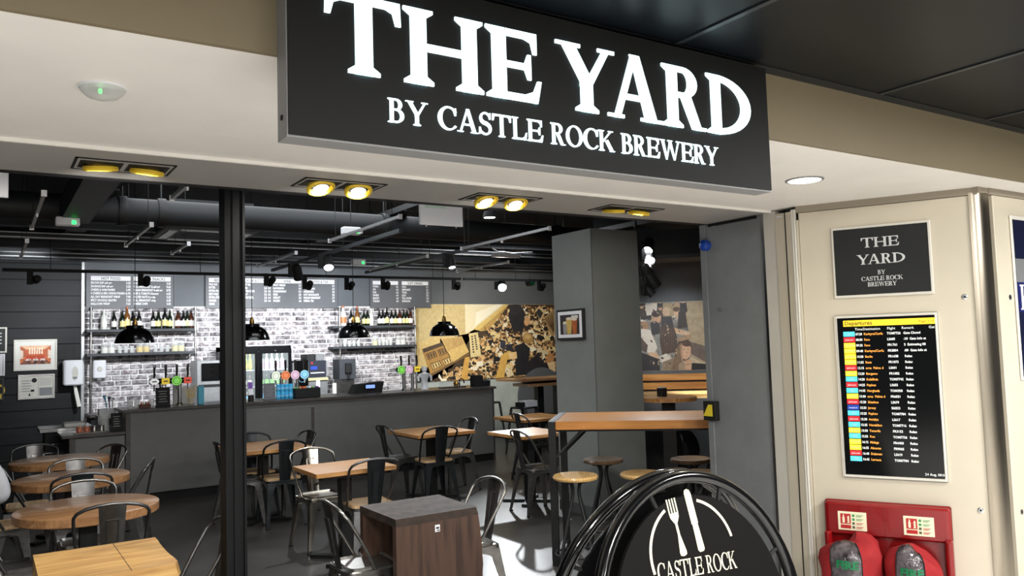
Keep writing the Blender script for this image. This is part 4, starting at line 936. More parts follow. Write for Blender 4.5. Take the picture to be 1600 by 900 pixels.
def pic_pub(t, W_, H_):
    mb = MB(); r = random.Random(2); x0, x1, z0, z1 = .075, W_-.075, .085, H_-.085; y = -.0122
    def q(pts, c):
        nonlocal y; mb.poly([(x0+(x1-x0)*a, z0+(z1-z0)*b) for a, b in pts], y, y, c); y -= 3e-5
    q([(0, 0), (1, 0), (1, 1), (0, 1)], (216, 116, 60)); q([(0, 1), (1, 1), (.8, .8), (.2, .8)], (236, 190, 150)); q([(0, 1), (.2, .8), (.2, .45), (0, .2)], (190, 96, 60)); q([(1, 1), (.8, .8), (.8, .45), (1, .2)], (196, 100, 62))
    q([(.2, .8), (.8, .8), (.8, .45), (.2, .45)], (206, 96, 44))
    for k in range(6): q([(.28+k*.08, .55), (.335+k*.08, .55), (.335+k*.08, .9), (.28+k*.08, .9)], (250, 226, 200))
    q([(.16, .26), (.84, .26), (.8, .46), (.2, .46)], (196, 64, 30)); q([(0, 0), (1, 0), (.84, .26), (.16, .26)], (130, 74, 56))
    for k in range(3):
        c = .27+k*.23; q([(c-.1, .2), (c+.1, .2), (c+.07, .3), (c-.07, .3)], (240, 220, 210)); q([(c-.06, 0), (c+.06, 0), (c+.04, .2), (c-.04, .2)], (70, 30, 24))
    for s in (0, .9): q([(s, .3), (s+.1, .32), (s+.1, .72), (s, .8)], (240, 220, 200))
    for k in range(40):
        a, b = r.random(), r.random(); d = .02+.03*r.random(); q([(a, b), (min(a+d, 1), b), (min(a+d, 1), min(b+d, 1)), (a, min(b+d, 1))], r.choice([(150, 60, 30), (240, 170, 120), (90, 60, 50), (225, 120, 70)]))
    mb.build('print', 'mural_print', t)
picture('white-framed picture of an orange pub interior on the boarded wall', .33, .845, 1.545, 1.97, 'frame_white', 'paper', pic_pub)
def pic_notice(t, W_, H_):
    for k in range(5): MB().box(.04, .16-.02*(k % 2), -.013, -.012, H_-.09-k*.035, H_-.08-k*.035).build('print_line', 'grey_plastic', t)
    MB().lathe([(.025, -.0135), (.032, -.013)], 20, (.19, 0, H_-.08), 'y').build('seal', 'black_matte', t)
    MB().box(.235, .24, -.013, -.012, .03, H_-.03).build('divider', 'grey_plastic', t); MB().box(.25, W_-.03, -.013, -.012, .04, H_*.45).build('grey_block', 'grey_plastic', t)
    for k in range(6): MB().box(.25, W_-.04, -.013, -.012, H_-.06-k*.018, H_-.055-k*.018).build('print_line', 'grey_plastic', t)
    MB().box(.15, .19, -.0135, -.012, .1, .13).build('mark', 'black_matte', t); MB().poly([(.12, .045), (.15, .045), (.135, .085)], -.0135, -.012).build('mark', 'black_matte', t)
picture('silver framed notice sheet below the orange picture', .385, .82, 1.155, 1.49, 'steel_bright', 'mirror_grey', pic_notice, 'notice')
def pic_list(t, W_, H_):
    for k, wd in enumerate((.08, .12, .1, .06)): MB().box(W_-.07-wd, W_-.06, -.013, -.012, .12+k*.045, .135+k*.045).build('print_line', 'plaque_letter', t)
picture('white-framed black sign cut by the left photo edge, on boarded wall', -.45, .25, 1.80, 2.145, 'frame_white', 'plaque_black', pic_list, 'sign')
picture('plain pale notice below the white-framed black sign at left edge', -.35, .23, 1.49, 1.785, 'white_plastic', 'white_plastic', None, 'notice')
def pic_ring(t, W_, H_): MB().lathe([(.06, -.0135), (.085, -.013)], 24, (W_-.07, 0, H_*.45), 'y', False).build('ring', 'lb_yellow', t); MB().box(.02, W_-.02, -.0135, -.012, .02, .07).build('stripe', 'lb_yellow', t)
picture('black and yellow poster low at the left photo edge', -.3, .22, 1.16, 1.46, 'frame_dark', 'plaque_black', pic_ring, 'poster')

# ------------------------------------------------------------------ steel cafe chairs
def chair_proto(name, label, loc, rz, metal, wood_seat, plate=None):
    t = thing(name, label, 'chair', loc, rz, 'steel cafe chairs'); plate = plate or metal
    # seat pan with rolled rim (faces +y)
    MB().rbox(-.178, .178, -.17, .185, .425, .447, .05, 4).build('seat_pan', metal, t, True)
    if wood_seat: MB().rbox(-.172, .172, -.15, .185, .4475, .466, .05, 4).build('seat_board', 'wood_seat', t, True)
    else: MB().rbox(-.15, .15, -.14, .16, .4475, .451, .04, 3).build('seat_panel', metal, t, True)
    # arched aprons
    ap = MB()
    def apron(a, b):
        a = Vector(a); b = Vector(b); n = 8; vs = []
        for k in range(n+1):
            u = k/n; p = a.lerp(b, u); h = .02+.075*abs(2*u-1)**2.2
            vs += [(p.x, p.y, .428), (p.x*(1+.06*(h/.1)), p.y*(1+.06*(h/.1)), .428-h)]
        ap.add(vs, [(2*k, 2*k+1, 2*k+3, 2*k+2) for k in range(n)])
    c = [(-.168, .165, 0), (.168, .165, 0), (.168, -.155, 0), (-.168, -.155, 0)]
    for i in range(4): apron(c[i], c[(i+1) % 4])
    ap.build('apron', metal, t, True)
    for sx in (-1, 1):
        for sy in (-1, 1):
            # folded sheet leg: wide at the seat, narrow at the foot, splayed
            top = Vector((sx*.165, sy*.16, .43)); bot = Vector((sx*.205, sy*(.2 if sy > 0 else .235), 0)); leg = MB(); vs = []
            for u, w_ in ((0, .085), (.12, .066), (.4, .05), (.82, .032), (1, .026)):
                p = top.lerp(bot, u); ix = p-Vector((sx*w_, 0, 0)); iy = p-Vector((0, sy*w_, 0)); q = p-Vector((sx*.006, sy*.006, 0))
                vs += [p, ix, Vector((ix.x, ix.y-sy*.006, ix.z)), q, Vector((iy.x-sx*.006, iy.y, iy.z)), iy]
            fs = []
            for k in range(4): fs += [(k*6+i, k*6+(i+1) % 6, (k+1)*6+(i+1) % 6, (k+1)*6+i) for i in range(6)]
            fs.append(tuple(range(24, 30)))
            l = leg.add(vs, fs).build('leg', metal, t)
            MB().box(min(bot.x, bot.x-sx*.03), max(bot.x, bot.x-sx*.03), min(bot.y, bot.y-sy*.03), max(bot.y, bot.y-sy*.03), 0, .012).build('foot_cap', 'black_matte', l)
    # back hoop of bent tube
    pts = [(-.172, .0, .45), (-.19, -.06, .56), (-.203, -.13, .68), (-.205, -.175, .755)]
    for k in range(9):
        a = PI-PI*k/8; pts.append((.205*math.cos(a)*(1 if abs(math.cos(a)) > .3 else 1), -.185-.05*math.sin(a), .765+.07*math.sin(a)))
    pts += [(.205, -.175, .755), (.203, -.13, .68), (.19, -.06, .56), (.172, .0, .45)]
    MB().tube(pts, .0105, 10).build('back_hoop', metal, t, True)
    # back splat with pressed ribs
    pl = MB(); vs = []; n = 6
    for z, y, hw in ((.447, -.165, .052), (.6, -.195, .062), (.75, -.222, .072), (.828, -.237, .076)):
        for k in range(n+1):
            x = -hw+2*hw*k/n; vs.append((x, y-.012*(1-(x/hw)**2), z))
    for sgn in (0, 1):
        off = len(pl.v); pl.add([(v[0], v[1]+(.004 if sgn else 0), v[2]) for v in vs], [((r*(n+1)+k), r*(n+1)+k+1, (r+1)*(n+1)+k+1, (r+1)*(n+1)+k)[::(1 if not sgn else -1)] for r in range(3) for k in range(n)])
    sp = pl.build('back_splat', plate, t, True)
    rb = MB()
    for a, b in (((-.028, .53), (-.034, .74)), ((-.034, .74), (.034, .74)), ((.034, .74), (.028, .53))):
        f = lambda p, s: (p[0], -.165-(p[1]-.447)*.189-.012+s, p[1])
        rb.tube([f(a, -.001), f(b, -.001)], .004, 6); rb.tube([f(a, .005), f(b, .005)], .004, 6)
    rb.build('pressed_rib', plate, sp, True)
    return t
PROTO = {}
def chair(kind, x, y, az, label):
    """x, y of the top of the backrest; az: compass bearing the sitter faces, clockwise from +y"""
    a = math.radians(az); loc = (x+.235*math.sin(a), y+.235*math.cos(a), 0)
    if kind not in PROTO:
        K = dict(dark_wood=('metal_dark', True, 'metal_black'), dark=('metal_dark', False, None), silver=('metal_silver', False, None), mid=('metal_mid', False, 'metal_dark'), black_wood=('metal_black', True, None), black=('metal_black', False, None), mid_wood=('metal_mid', True, 'metal_dark'))
        m, w_, p = K[kind]; PROTO[kind] = chair_proto('cafe_chair', label, loc, AZ(az), m, w_, p); return PROTO[kind]
    return dup(PROTO[kind], loc, AZ(az), label)
chair('silver', 2.46, 7.17, 176, 'shiny silver steel chair at the far side of the middle square table')
chair('dark_wood', 2.62, 6.05, 4, 'wood-seated steel chair seen from behind at the middle square table')
chair('dark', 3.78, 8.59, 88, 'dark steel chair at the left of the square table nearest the bar end')
chair('black_wood', 4.18, 7.87, 4, 'wood-seated black chair backing the camera at table by bar end')
chair('dark_wood', 4.96, 8.56, 272, 'wood-seated chair at the right of the table by the bar end')
chair('black_wood', 2.42, 8.99, 182, 'black chair at the far side of the table behind the post')
chair('black_wood', 2.48, 7.90, 2, 'wood-seated black chair backing the camera just right of the post')
chair('dark', 3.0, 8.7, 262, 'dark chair at the right of the table behind the post')
chair('dark', 1.92, 8.37, 90, 'dark chair mostly hidden by the black post')
chair('mid', 4.52, 6.92, 96, 'dark steel chair facing right beside the high table')
chair('dark', 5.6, 8.55, 96, 'dark steel chair further back, left of the grey column')
chair('dark', .44, 9.69, 182, 'dark chair behind the farthest round table')
chair('mid', 1.11, 8.97, 240, 'worn steel chair at the right of the farthest round table')
chair('mid', .67, 8.03, 180, 'pale-backed steel chair facing camera between the far and middle round tables')
chair('dark', 1.21, 7.49, 285, 'dark chair at the right of the middle round table')
chair('dark_wood', .63, 6.97, 2, 'dark chair backing the camera at the middle round table')
chair('mid', .6, 6.60, 182, 'pale-backed steel chair facing camera behind the nearest round table')
chair('dark', .65, 5.42, 4, 'dark chair backing the camera in front of the nearest round table')
chair('dark', 1.10, 4.52, 268, 'bent-tube chair at the right side of the oak block table')
chair('mid', 1.67, 4.60, 92, 'shiny steel chair at the left side of the dark wood table')
chair('mid', 2.84, 4.62, 272, 'steel chair at the right side of the dark wood table')
chair('dark_wood', .08, 8.2, 92, 'wood-seated chair at left between the two farther round tables')
chair('dark_wood', -.12, 7.35, 84, 'wood-seated chair at the left of the middle round table')
chair('dark', -.12, 5.9, 88, 'dark chair at the left of the nearest round table')
chair('mid', -.02, 4.38, 90, 'steel chair at the left side of the oak block table')

# ------------------------------------------------------------------ tables
def round_table(x, y, r, label):
    t = thing('round_table', label, 'table', (x, y, 0), 0, 'round pedestal tables')
    MB().lathe([(r-.006, .69), (r, .696), (r, .744), (r-.008, .75), (.0001, .75)], 56).build('table_top', 'wood_table', t, True)
    MB().box(-.05, .05, -.05, .05, .02, .69).build('pedestal', 'black_paint', t)
    for a in (0, PI/2): MB().box(-.28, .28, -.035, .035, 0, .025).xf(Matrix.Rotation(a+.6, 4, 'Z')).build('foot_bar', 'black_paint', t)
round_table(.575, 6.0, .425, 'nearest of the three round wooden tables at left')
round_table(.605, 7.53, .425, 'middle of the three round wooden tables at left')
round_table(.615, 8.9, .425, 'farthest of the three round wooden tables, by the low counter')
def square_table(x, y, w_, d, label):
    t = thing('square_table', label, 'table', (x, y, 0), 0, 'square pedestal tables')
    MB().rbox(-w_/2, w_/2, -d/2, d/2, .715, .75, .006, 1).build('table_top', 'wood_square', t)
    MB().box(-w_/2+.06, w_/2-.06, -d/2+.06, d/2-.06, .69, .715).build('sub_top', 'wood_dark', t)
    MB().box(-.045, .045, -.045, .045, .02, .69).build('pedestal', 'black_paint', t)
    for a in (.78, -.78): MB().box(-.3, .3, -.035, .035, 0, .028).xf(Matrix.Rotation(a, 4, 'Z')).build('foot_bar', 'black_paint', t)
square_table(2.505, 6.45, .68, .58, 'square wooden table in the middle of the bar floor')
square_table(4.30, 8.37, .72, .80, 'square wooden table nearest the right end of the bar')
square_table(2.40, 8.43, .74, .82, 'square wooden table partly behind the black post')
square_table(4.98, 7.38, .62, .70, 'square wooden table between the high table and column')
square_table(6.05, 8.85, .75, .75, 'square wooden table at the back, left of the column')

def block_table(name, label, x0, x1, y0, y1, m, edge, th, h=.75):
    t = thing(name, label, 'table', (0, 0, 0)); rg = random.Random(4)
    # top slab with a wavy natural right edge
    def slab(nm, flip):
        pts = []
        for k in range(13): u = k/12; pts.append((y0+(y1-y0)*u, x1+.005*math.sin(u*7+1)+rg.uniform(-.002, .002)-(.02 if k in (0,) else 0)))
        mb = MB(); n = len(pts); z0, z1 = h-th, h
        vs = [(x0, y0, z0), (x0, y1, z0), (x0, y0, z1), (x0, y1, z1)]
        vs += [(p[1], p[0], z0) for p in pts]+[(p[1]-.015, p[0], z1) for p in pts]
        lo = [0]+[4+i for i in range(n)]+[1]; hi = [2]+[4+n+i for i in range(n)]+[3]
        mb.add(vs, [tuple(reversed(lo)), tuple(hi), (0, 2, 3, 1), (0, 4, 4+n, 2), (1, 3, 4+2*n-1, 4+n-1)])
        mb.build(nm, m, t)
        ed = MB().add(vs[4:], [(i, i+1, n+i+1, n+i) for i in range(n-1)]); ed.build('live_edge', edge, t, True)
    slab('top_slab', 0)
    for yy in (y0, y1-th):
        pts = []
        for k in range(13): u = k/12; pts.append(((h-th)*u, x1-.008+.009*math.sin(u*9+2)+rg.uniform(-.004, .004)+(.008 if u < .6 else 0)))
        mb = MB(); ol = [(x0, 0)]+[(p[1], p[0]) for p in pts]+[(x0, h-th)]
        mb.poly(ol, yy, yy+th).build('side_slab', m+'_upright', t)
        n = len(pts); ed = MB().add([(p[1]+.0015, yy, p[0]) for p in pts]+[(p[1]+.0015, yy+th, p[0]) for p in pts], [(i, n+i, n+i+1, i+1) for i in range(n-1)]); ed.build('live_edge', edge, t, True)
    return t
dk = block_table('block_table', 'dark-stained live-edge wooden block table in the foreground centre', 1.945, 2.50, 4.24, 4.76, 'wood_dark', 'wood_live_edge', .045)
MB().box(2.19, 2.222, 4.2385, 4.24, .645, .685).build('number_plate', 'print_white', dk); MB().box(2.197, 2.216, 4.2375, 4.2385, .662, .672).build('plate_print', 'black_matte', dk); MB().box(2.203, 2.218, 4.2375, 4.2385, .65, .656).build('plate_print', 'black_matte', dk)
ok_ = block_table('block_table', 'pale oak live-edge block table at the bottom left', .21, .78, 4.06, 4.71, 'wood_oak', 'wood_oak', .06)
MB().box(.598, .602, 4.058, 4.06, .1, .72).build('drying_crack', 'wood_dark', ok_); MB().box(.565, .568, 4.06, 4.71, .7495, .7503).build('plank_joint', 'wood_dark', ok_)

# high table on the angle, with stools
HA = math.radians(133)   # bearing of the long edge
HT = thing('high_table', 'long high wooden table with black steel end frame beside the column', 'table', (3.68, 5.175, 0), math.atan2(math.cos(HA), math.sin(HA)))
Lh, Wh = 2.1, .80
MB().rbox(.055, Lh, .0, Wh, 1.035, 1.10, .006, 1).build('table_top', 'wood_bar', HT)
for xx in (0, Lh-.05):
    fr_ = MB().box(xx, xx+.055, -.005, .05, 0, 1.10).box(xx, xx+.055, Wh-.05, Wh+.005, 0, 1.10).box(xx, xx+.055, .05, Wh-.05, 1.045, 1.102).box(xx, xx+.055, .05, Wh-.05, 0, .03); fr_.build('end_frame', 'black_paint', HT)
MB().box(.055, Lh, .06, .10, 1.015, 1.035).box(.055, Lh, Wh-.1, Wh-.06, 1.015, 1.035).build('under_rail', 'black_paint', HT)
MB().cyl((.05, Wh-.03, .78), (.3, Wh-.1, 1.02), .012, n=8).build('brace', 'black_paint', HT); MB().cyl((.05, .03, .82), (.25, .08, 1.02), .01, n=8).build('brace', 'black_paint', HT)
def stool_proto(label, loc, seat):
    t = thing('round_stool', label, 'stool', loc, random.uniform(0, 1), 'round wooden bar stools')
    MB().lathe([(.0001, .686), (.148, .686), (.166, .692), (.172, .706), (.164, .72), (.13, .724), (.0001, .718)], 36).build('seat', seat, t, True)
    MB().box(-.1, .1, -.012, .012, .678, .686).box(-.012, .012, -.1, .1, .678, .686).build('seat_plate', 'black_paint', t)
    for k in range(4):
        a = PI/4+k*PI/2; c, s = math.cos(a), math.sin(a)
        P = [(.11, .684), (.075, .68), (.045, .66), (.033, .62), (.033, .58), (.045, .53), (.1, .36), (.16, .16), (.2, 0)]
        MB().tube([(r*c, r*s, z) for r, z in P], .0125, 8).build('leg', 'black_paint', t, True)
    MB().tube([(.165*math.cos(2*PI*k/28), .165*math.sin(2*PI*k/28), .145) for k in range(28)], .008, 8, True).build('foot_ring', 'black_paint', t, True)
    return t
SP = {}
def stool(x, y, seat, label):
    if seat not in SP: SP[seat] = stool_proto(label, (x, y, 0), seat); return
    dup(SP[seat], (x, y, 0), random.uniform(0, 1.5), label)
stool(3.72, 4.90, 'wood_stool', 'pale wooden bar stool nearest the high table end frame')
stool(4.40, 5.40, 'wood_stool_dark', 'dark-topped bar stool behind the pale one at the high table')
stool(4.15, 4.63, 'wood_stool', 'pale wooden bar stool just left of the round pavement sign')
stool(4.93, 4.90, 'wood_stool_dark', 'dark-topped bar stool seen above the round pavement sign')
stool(4.47, 4.36, 'wood_stool', 'pale wooden bar stool half hidden behind the pavement sign top')

# nook: banquette planks, high tables, stools
NR = math.atan2(-.7071, .7071)
bq = thing('banquette', 'high wooden plank backrest below the mural on the right', 'bench', (6.95, 8.55, 0), NR)
for z0, z1 in ((1.05, 1.14), (1.165, 1.25)): MB().rbox(.1, 3.6, -.07, -.005, z0, z1, .01, 1).build('back_plank', 'wood_bar', bq)
MB().rbox(.1, 3.6, -.5, -.07, .70, .76, .01, 1).build('seat_plank', 'wood_bar', bq); MB().box(.15, 3.55, -.42, -.01, 0, .70).build('plinth', 'black_matte', bq)
def nook_table(name, label, u, v, L_, W_, rnd=False, m='wood_stool'):
    d = Vector((.7071, -.7071, 0)); n = Vector((-.7071, -.7071, 0)); p = Vector((6.95, 8.55, 0))+d*u+n*v
    t = thing(name, label, 'table', (p.x, p.y, 0), NR, 'high tables in the nook')
    if rnd: MB().lathe([(L_, 1.06), (L_, 1.1), (.0001, 1.1)], 36).build('table_top', m, t, True)
    else: MB().rbox(-L_/2, L_/2, -W_/2, W_/2, 1.05, 1.10, .006, 1).build('table_top', m, t)
    MB().box(-.07, .07, -.07, .07, .02, 1.05).build('pedestal', 'black_paint', t); MB().box(-.3, .3, -.2, .2, 0, .02).build('foot_plate', 'black_paint', t)
    return p
nook_table('nook_table', 'pale high table in front of the plank backrest', 1.45, 1.5, 1.7, .55, m='wood_stool')
nook_table('nook_table', 'round high table close to the right side of the column', .95, 2.17, .30, 0, True, 'wood_square')
stool(7.18, 7.32, 'wood_stool_dark', 'dark-topped stool under the pale high table, left of two')
stool(7.52, 6.98, 'wood_stool_dark', 'dark-topped stool under the pale high table, right of two')
stool(6.72, 6.02, 'wood_stool_dark', 'dark-topped stool in front of the pale high table')
sh = thing('serviette_box', 'small dark box on the round high table right of the column', 'box', (6.10, 6.45, 1.10)); MB().rbox(-.04, .04, -.04, .04, 0, .09, .006, 1).build('body', 'black_matte', sh); MB().box(-.03, .03, -.03, .03, .09, .1).build('paper', 'paper', sh)
# back of the room, beside the column
ht2 = thing('tall_bench_table', 'stacked-plank high table on black posts under the big mural', 'table', (8.4, 11.75, 0), 0)
MB().rbox(-.85, .9, -.4, .4, 1.06, 1.10, .006, 1).build('table_top', 'wood_table', ht2); MB().rbox(-.7, .9, -.42, .1, .97, 1.02, .006, 1).build('lower_top', 'wood_table', ht2)
for xx in (-.35, .05, .35): MB().box(xx-.06, xx+.06, -.25, -.13, 0, .97).build('post', 'black_paint', ht2)
MB().box(-.4, .4, -.1, .25, .97, 1.06).build('core', 'black_paint', ht2)
def metal_stool(label, x, y, rz):
    t = thing('metal_stool', label, 'stool', (x, y, 0), rz, 'steel bar stools'); MB().rbox(-.16, .16, -.16, .16, .70, .73, .03, 3).build('seat', 'metal_dark', t, True)
    for sx in (-1, 1):
        for sy in (-1, 1): MB().cyl((sx*.14, sy*.14, .70), (sx*.21, sy*.21, 0), .022, .013, 8).build('leg', 'metal_dark', t, True)
    rr = MB(); q = .19
    for a, b in (((-q, -q), (q, -q)), ((q, -q), (q, q)), ((q, q), (-q, q)), ((-q, q), (-q, -q))): rr.cyl((a[0], a[1], .2), (b[0], b[1], .2), .008, n=6)
    rr.build('foot_rest', 'metal_dark', t, True)
metal_stool('dark steel bar stool half hidden behind the bar end', 7.25, 11.95, .2)
metal_stool('dark steel bar stool with a box on its seat', 7.05, 10.55, .3)
pk = thing('stock_box', 'small pale box resting on the dark steel bar stool', 'box', (7.07, 10.5, .73)); MB().rbox(-.08, .14, -.1, .1, 0, .09, .006, 1).build('carton', 'white_plastic', pk); MB().rbox(-.16, -.08, -.08, .08, 0, .07, .006, 1).build('side_carton', 'black_matte', pk)
plain('wall_disc', MB().lathe([(.0001, -.02), (.55, -.02), (.56, 0)], 40, axis='y'), 'wall_grey', 'big grey disc on the pale wall behind the tall table', 'disc', True, None, (9.1, 12.985, .68))

# ------------------------------------------------------------------ round pavement sign (A-board)
ab = thing('pavement_sign', 'round black pavement sign with fork, knife and CASTLE ROCK lettering', 'sign', (2.345, 2.29, 0))
RA = .52; lean = math.radians(13)
def abside(sign, front):
    # one leaning ring; sign -1 front (towards concourse), +1 rear
    mt = Matrix.Translation((0, .145, 1.175)) @ Matrix.Rotation(sign*lean, 4, 'X') @ Matrix.Translation((0, sign*.03, -RA-.02))
    ring = MB().tube([((RA)*math.cos(2*PI*k/72), 0, RA*math.sin(2*PI*k/72)) for k in range(72)], .027, 14, True).xf(mt).build('ring_frame', 'black_gloss', ab, True)
    for k in range(8):
        a = 2*PI*k/8+.35; MB().cyl(((RA-.075)*math.cos(a), 0, (RA-.075)*math.sin(a)), (RA*math.cos(a), 0, RA*math.sin(a)), .009, n=8).xf(mt).build('tab', 'black_matte', ring)
    disc = MB().lathe([(.0001, -.008), (RA-.075, -.008), (RA-.07, 0), (RA-.075, .008), (.0001, .008)], 72, axis='y').xf(mt).build('disc', 'board_black' if front else 'black_gloss', ab, True)
    for s in (-1, 1): MB().cyl((s*.3, 0, -RA+.08), (s*.32, 0, -RA-.04), .018, n=10).xf(mt).build('foot', 'black_gloss', ab, True)
    return mt, disc
abside(1, False)
mt, disc = abside(-1, True)
up_ = Matrix.Translation((0, 0, .145)) @ Matrix.Diagonal((.9, 1, .82, 1))
def deco(mb, nm, a=-4): mb.xf(mt @ up_ @ Matrix.Translation((0, 0, .1)) @ Matrix.Rotation(math.radians(a), 4, 'Y') @ Matrix.Translation((0, 0, -.1))).build(nm, 'sticker', disc)
def squash(mb): mb.v = [(v[0], v[1], .1+(v[2]+.01)*.71) for v in mb.v]; return mb
yf = -.0085
def arcband(cx, cz, r, w_, a0, a1):
    mb = MB(); n = 20
    for k in range(n):
        u, v = math.radians(a0+(a1-a0)*k/n), math.radians(a0+(a1-a0)*(k+1)/n)
        mb.poly([(cx+(r-w_)*math.cos(u), cz+(r-w_)*math.sin(u)), (cx+r*math.cos(u), cz+r*math.sin(u)), (cx+r*math.cos(v), cz+r*math.sin(v)), (cx+(r-w_)*math.cos(v), cz+(r-w_)*math.sin(v))], yf, yf)
    return mb
deco(arcband(-.01, .1, .255, .014, 115, 188), 'plate_arc'); deco(arcband(-.01, .1, .255, .014, 5, 68), 'plate_arc')
fk = MB()
for k in range(4): fk.poly([(-.098+k*.016, .27), (-.090+k*.016, .27), (-.089+k*.016, .37), (-.097+k*.016, .37)], yf, yf)
fk.poly([(-.098, .275), (-.042, .275), (-.045, .245), (-.058, .215), (-.063, .205), (-.077, .205), (-.082, .215), (-.095, .245)], yf-2e-5, yf-2e-5)
fk.poly([(-.077, .21), (-.063, .21), (-.063, .13), (-.05, .02), (-.052, .0), (-.07, -.008), (-.088, .0), (-.09, .02), (-.077, .13)], yf-4e-5, yf-4e-5); deco(squash(fk), 'fork')
kf = MB().poly([(.018, .17), (.018, .38), (.024, .4), (.038, .405), (.052, .395), (.058, .37), (.058, .17)], yf, yf).poly([(.022, .175), (.054, .175), (.058, .0), (.05, -.015), (.026, -.015), (.018, .0)], yf-2e-5, yf-2e-5); deco(squash(kf), 'knife')
for txt, h, z, wd in (('CASTLE ROCK', .08, .0, .47), ('BREWERY', .1, -.15, .42)):
    out, tw = serif_text(txt, h, T=.14, t=.06, s=.045, e=.08, gap=.04)
    for ch, polys in out:
        mb = MB()
        for i, q in enumerate(polys): mb.poly([((p[0]-tw/2)*wd/tw-.0, z+p[1]) for p in q], yf-i*3e-5, yf-i*3e-5)
        deco(mb, 'letter', 3)
ls = thing('floor_litter', 'crumpled white paper scrap on the floor near the middle table', 'litter', (2.31, 5.98, 0)); MB().lathe([(.03, 0), (.05, .012), (.035, .03), (.0001, .035)], 9).xf(Matrix.Diagonal((1, .6, 1, 1))).build('scrap', 'paper', ls, True)

# ------------------------------------------------------------------ seated person at the left edge
def skin_body(name, joints, edges, m, parent, root=0, sub=2):
    me = bpy.data.meshes.new(name); me.from_pydata([j[0] for j in joints], edges, []); me.update()
    o = bpy.data.objects.new(name, me); COL.objects.link(o)
    md = o.modifiers.new('skin', 'SKIN'); md.use_smooth_shade = True
    lay = me.skin_vertices[0] if len(me.skin_vertices) else None
    if lay is None:
        bm = bmesh.new(); bm.from_mesh(me); bm.verts.layers.skin.verify(); bm.to_mesh(me); bm.free(); lay = me.skin_vertices[0]
    for i, j in enumerate(joints): lay.data[i].radius = (j[1], j[2] if len(j) > 2 else j[1]); lay.data[i].use_root = (i == root)
    sb = o.modifiers.new('sub', 'SUBSURF'); sb.levels = sub; sb.render_levels = sub
    me.materials.append(MATS[m]); o.parent = parent; return o
pe = thing('person', 'person in a light grey long-sleeved top seated at the far left edge', 'person', (-.185, 6.55, 0), 0)
J = [((0, 0, .56), .14, .12), ((0, -.02, .75), .13, .1), ((0, -.02, .95), .15, .1), ((0, -.01, 1.06), .09, .08), ((0, .01, 1.14), .05), ((0, .03, 1.24), .075, .085), ((0, .035, 1.34), .07, .08),
     ((.17, -.01, 1.03), .06), ((.27, -.02, .80), .05), ((.2, .2, .77), .04), ((.16, .3, .78), .03), ((-.17, -.01, 1.03), .06), ((-.26, -.02, .80), .05), ((-.18, .2, .77), .04), ((-.12, .3, .78), .03),
     ((.09, .06, .53), .09), ((.11, .42, .52), .065), ((.11, .42, .26), .05), ((.11, .44, .06), .035), ((.11, .56, .035), .03), ((-.09, .06, .53), .09), ((-.11, .42, .52), .065), ((-.11, .42, .26), .05), ((-.11, .44, .06), .035), ((-.11, .56, .035), .03)]
Eg = [(0, 1), (1, 2), (2, 3), (3, 4), (4, 5), (5, 6), (3, 7), (7, 8), (8, 9), (9, 10), (3, 11), (11, 12), (12, 13), (13, 14), (0, 15), (15, 16), (16, 17), (17, 18), (18, 19), (0, 20), (20, 21), (21, 22), (22, 23), (23, 24)]
skin_body('body', J, Eg, 'skin', pe)
JS = [((0, 0, .6), .165, .14), ((0, -.02, .76), .155, .125), ((0, -.02, .95), .175, .125), ((0, -.01, 1.06), .11, .095), ((.18, -.01, 1.03), .085), ((.265, -.025, .9), .07), ((.295, -.02, .80), .066), ((.24, .1, .775), .06), ((.19, .22, .77), .052), ((-.18, -.01, 1.03), .088), ((-.28, -.02, .82), .08), ((-.22, .1, .775), .066), ((-.17, .22, .77), .055)]
skin_body('top', JS, [(0, 1), (1, 2), (2, 3), (3, 4), (4, 5), (5, 6), (6, 7), (7, 8), (3, 9), (9, 10), (10, 11), (11, 12)], 'shirt', pe)
JT = [((0, 0, .55), .155, .13), ((.095, .07, .53), .105), ((.11, .42, .52), .08), ((.11, .42, .26), .065), ((.11, .44, .09), .055), ((-.095, .07, .53), .105), ((-.11, .42, .52), .08), ((-.11, .42, .26), .065), ((-.11, .44, .09), .055)]
skin_body('trousers', JT, [(0, 1), (1, 2), (2, 3), (3, 4), (0, 5), (5, 6), (6, 7), (7, 8)], 'trousers', pe)
MB().lathe([(.0001, .13), (.05, .12), (.085, .08), (.095, .03), (.085, -.03), (.06, -.07)], 20, (0, .005, 1.28)).build('hair', 'hair', pe, True)
for s in (-1, 1): MB().rbox(s*.11-.042, s*.11+.042, .38, .64, 0, .075, .03, 3).build('shoe', 'shoe', pe, True)
for s in (-1, 1):
    for k in range(5):
        x0 = s*.15+(k-2)*.017*(-1); L_ = (.055, .075, .08, .074, .06)[k]
        MB().tube([(x0, .31, .78), (x0*.98, .31+L_*.6, .775), (x0*.97, .31+L_, .762)], [.0095, .009, .007], 8).build('finger', 'skin', pe, True)
chair('dark', -.185, 6.37, 0, 'dark chair under the seated person at the left edge')

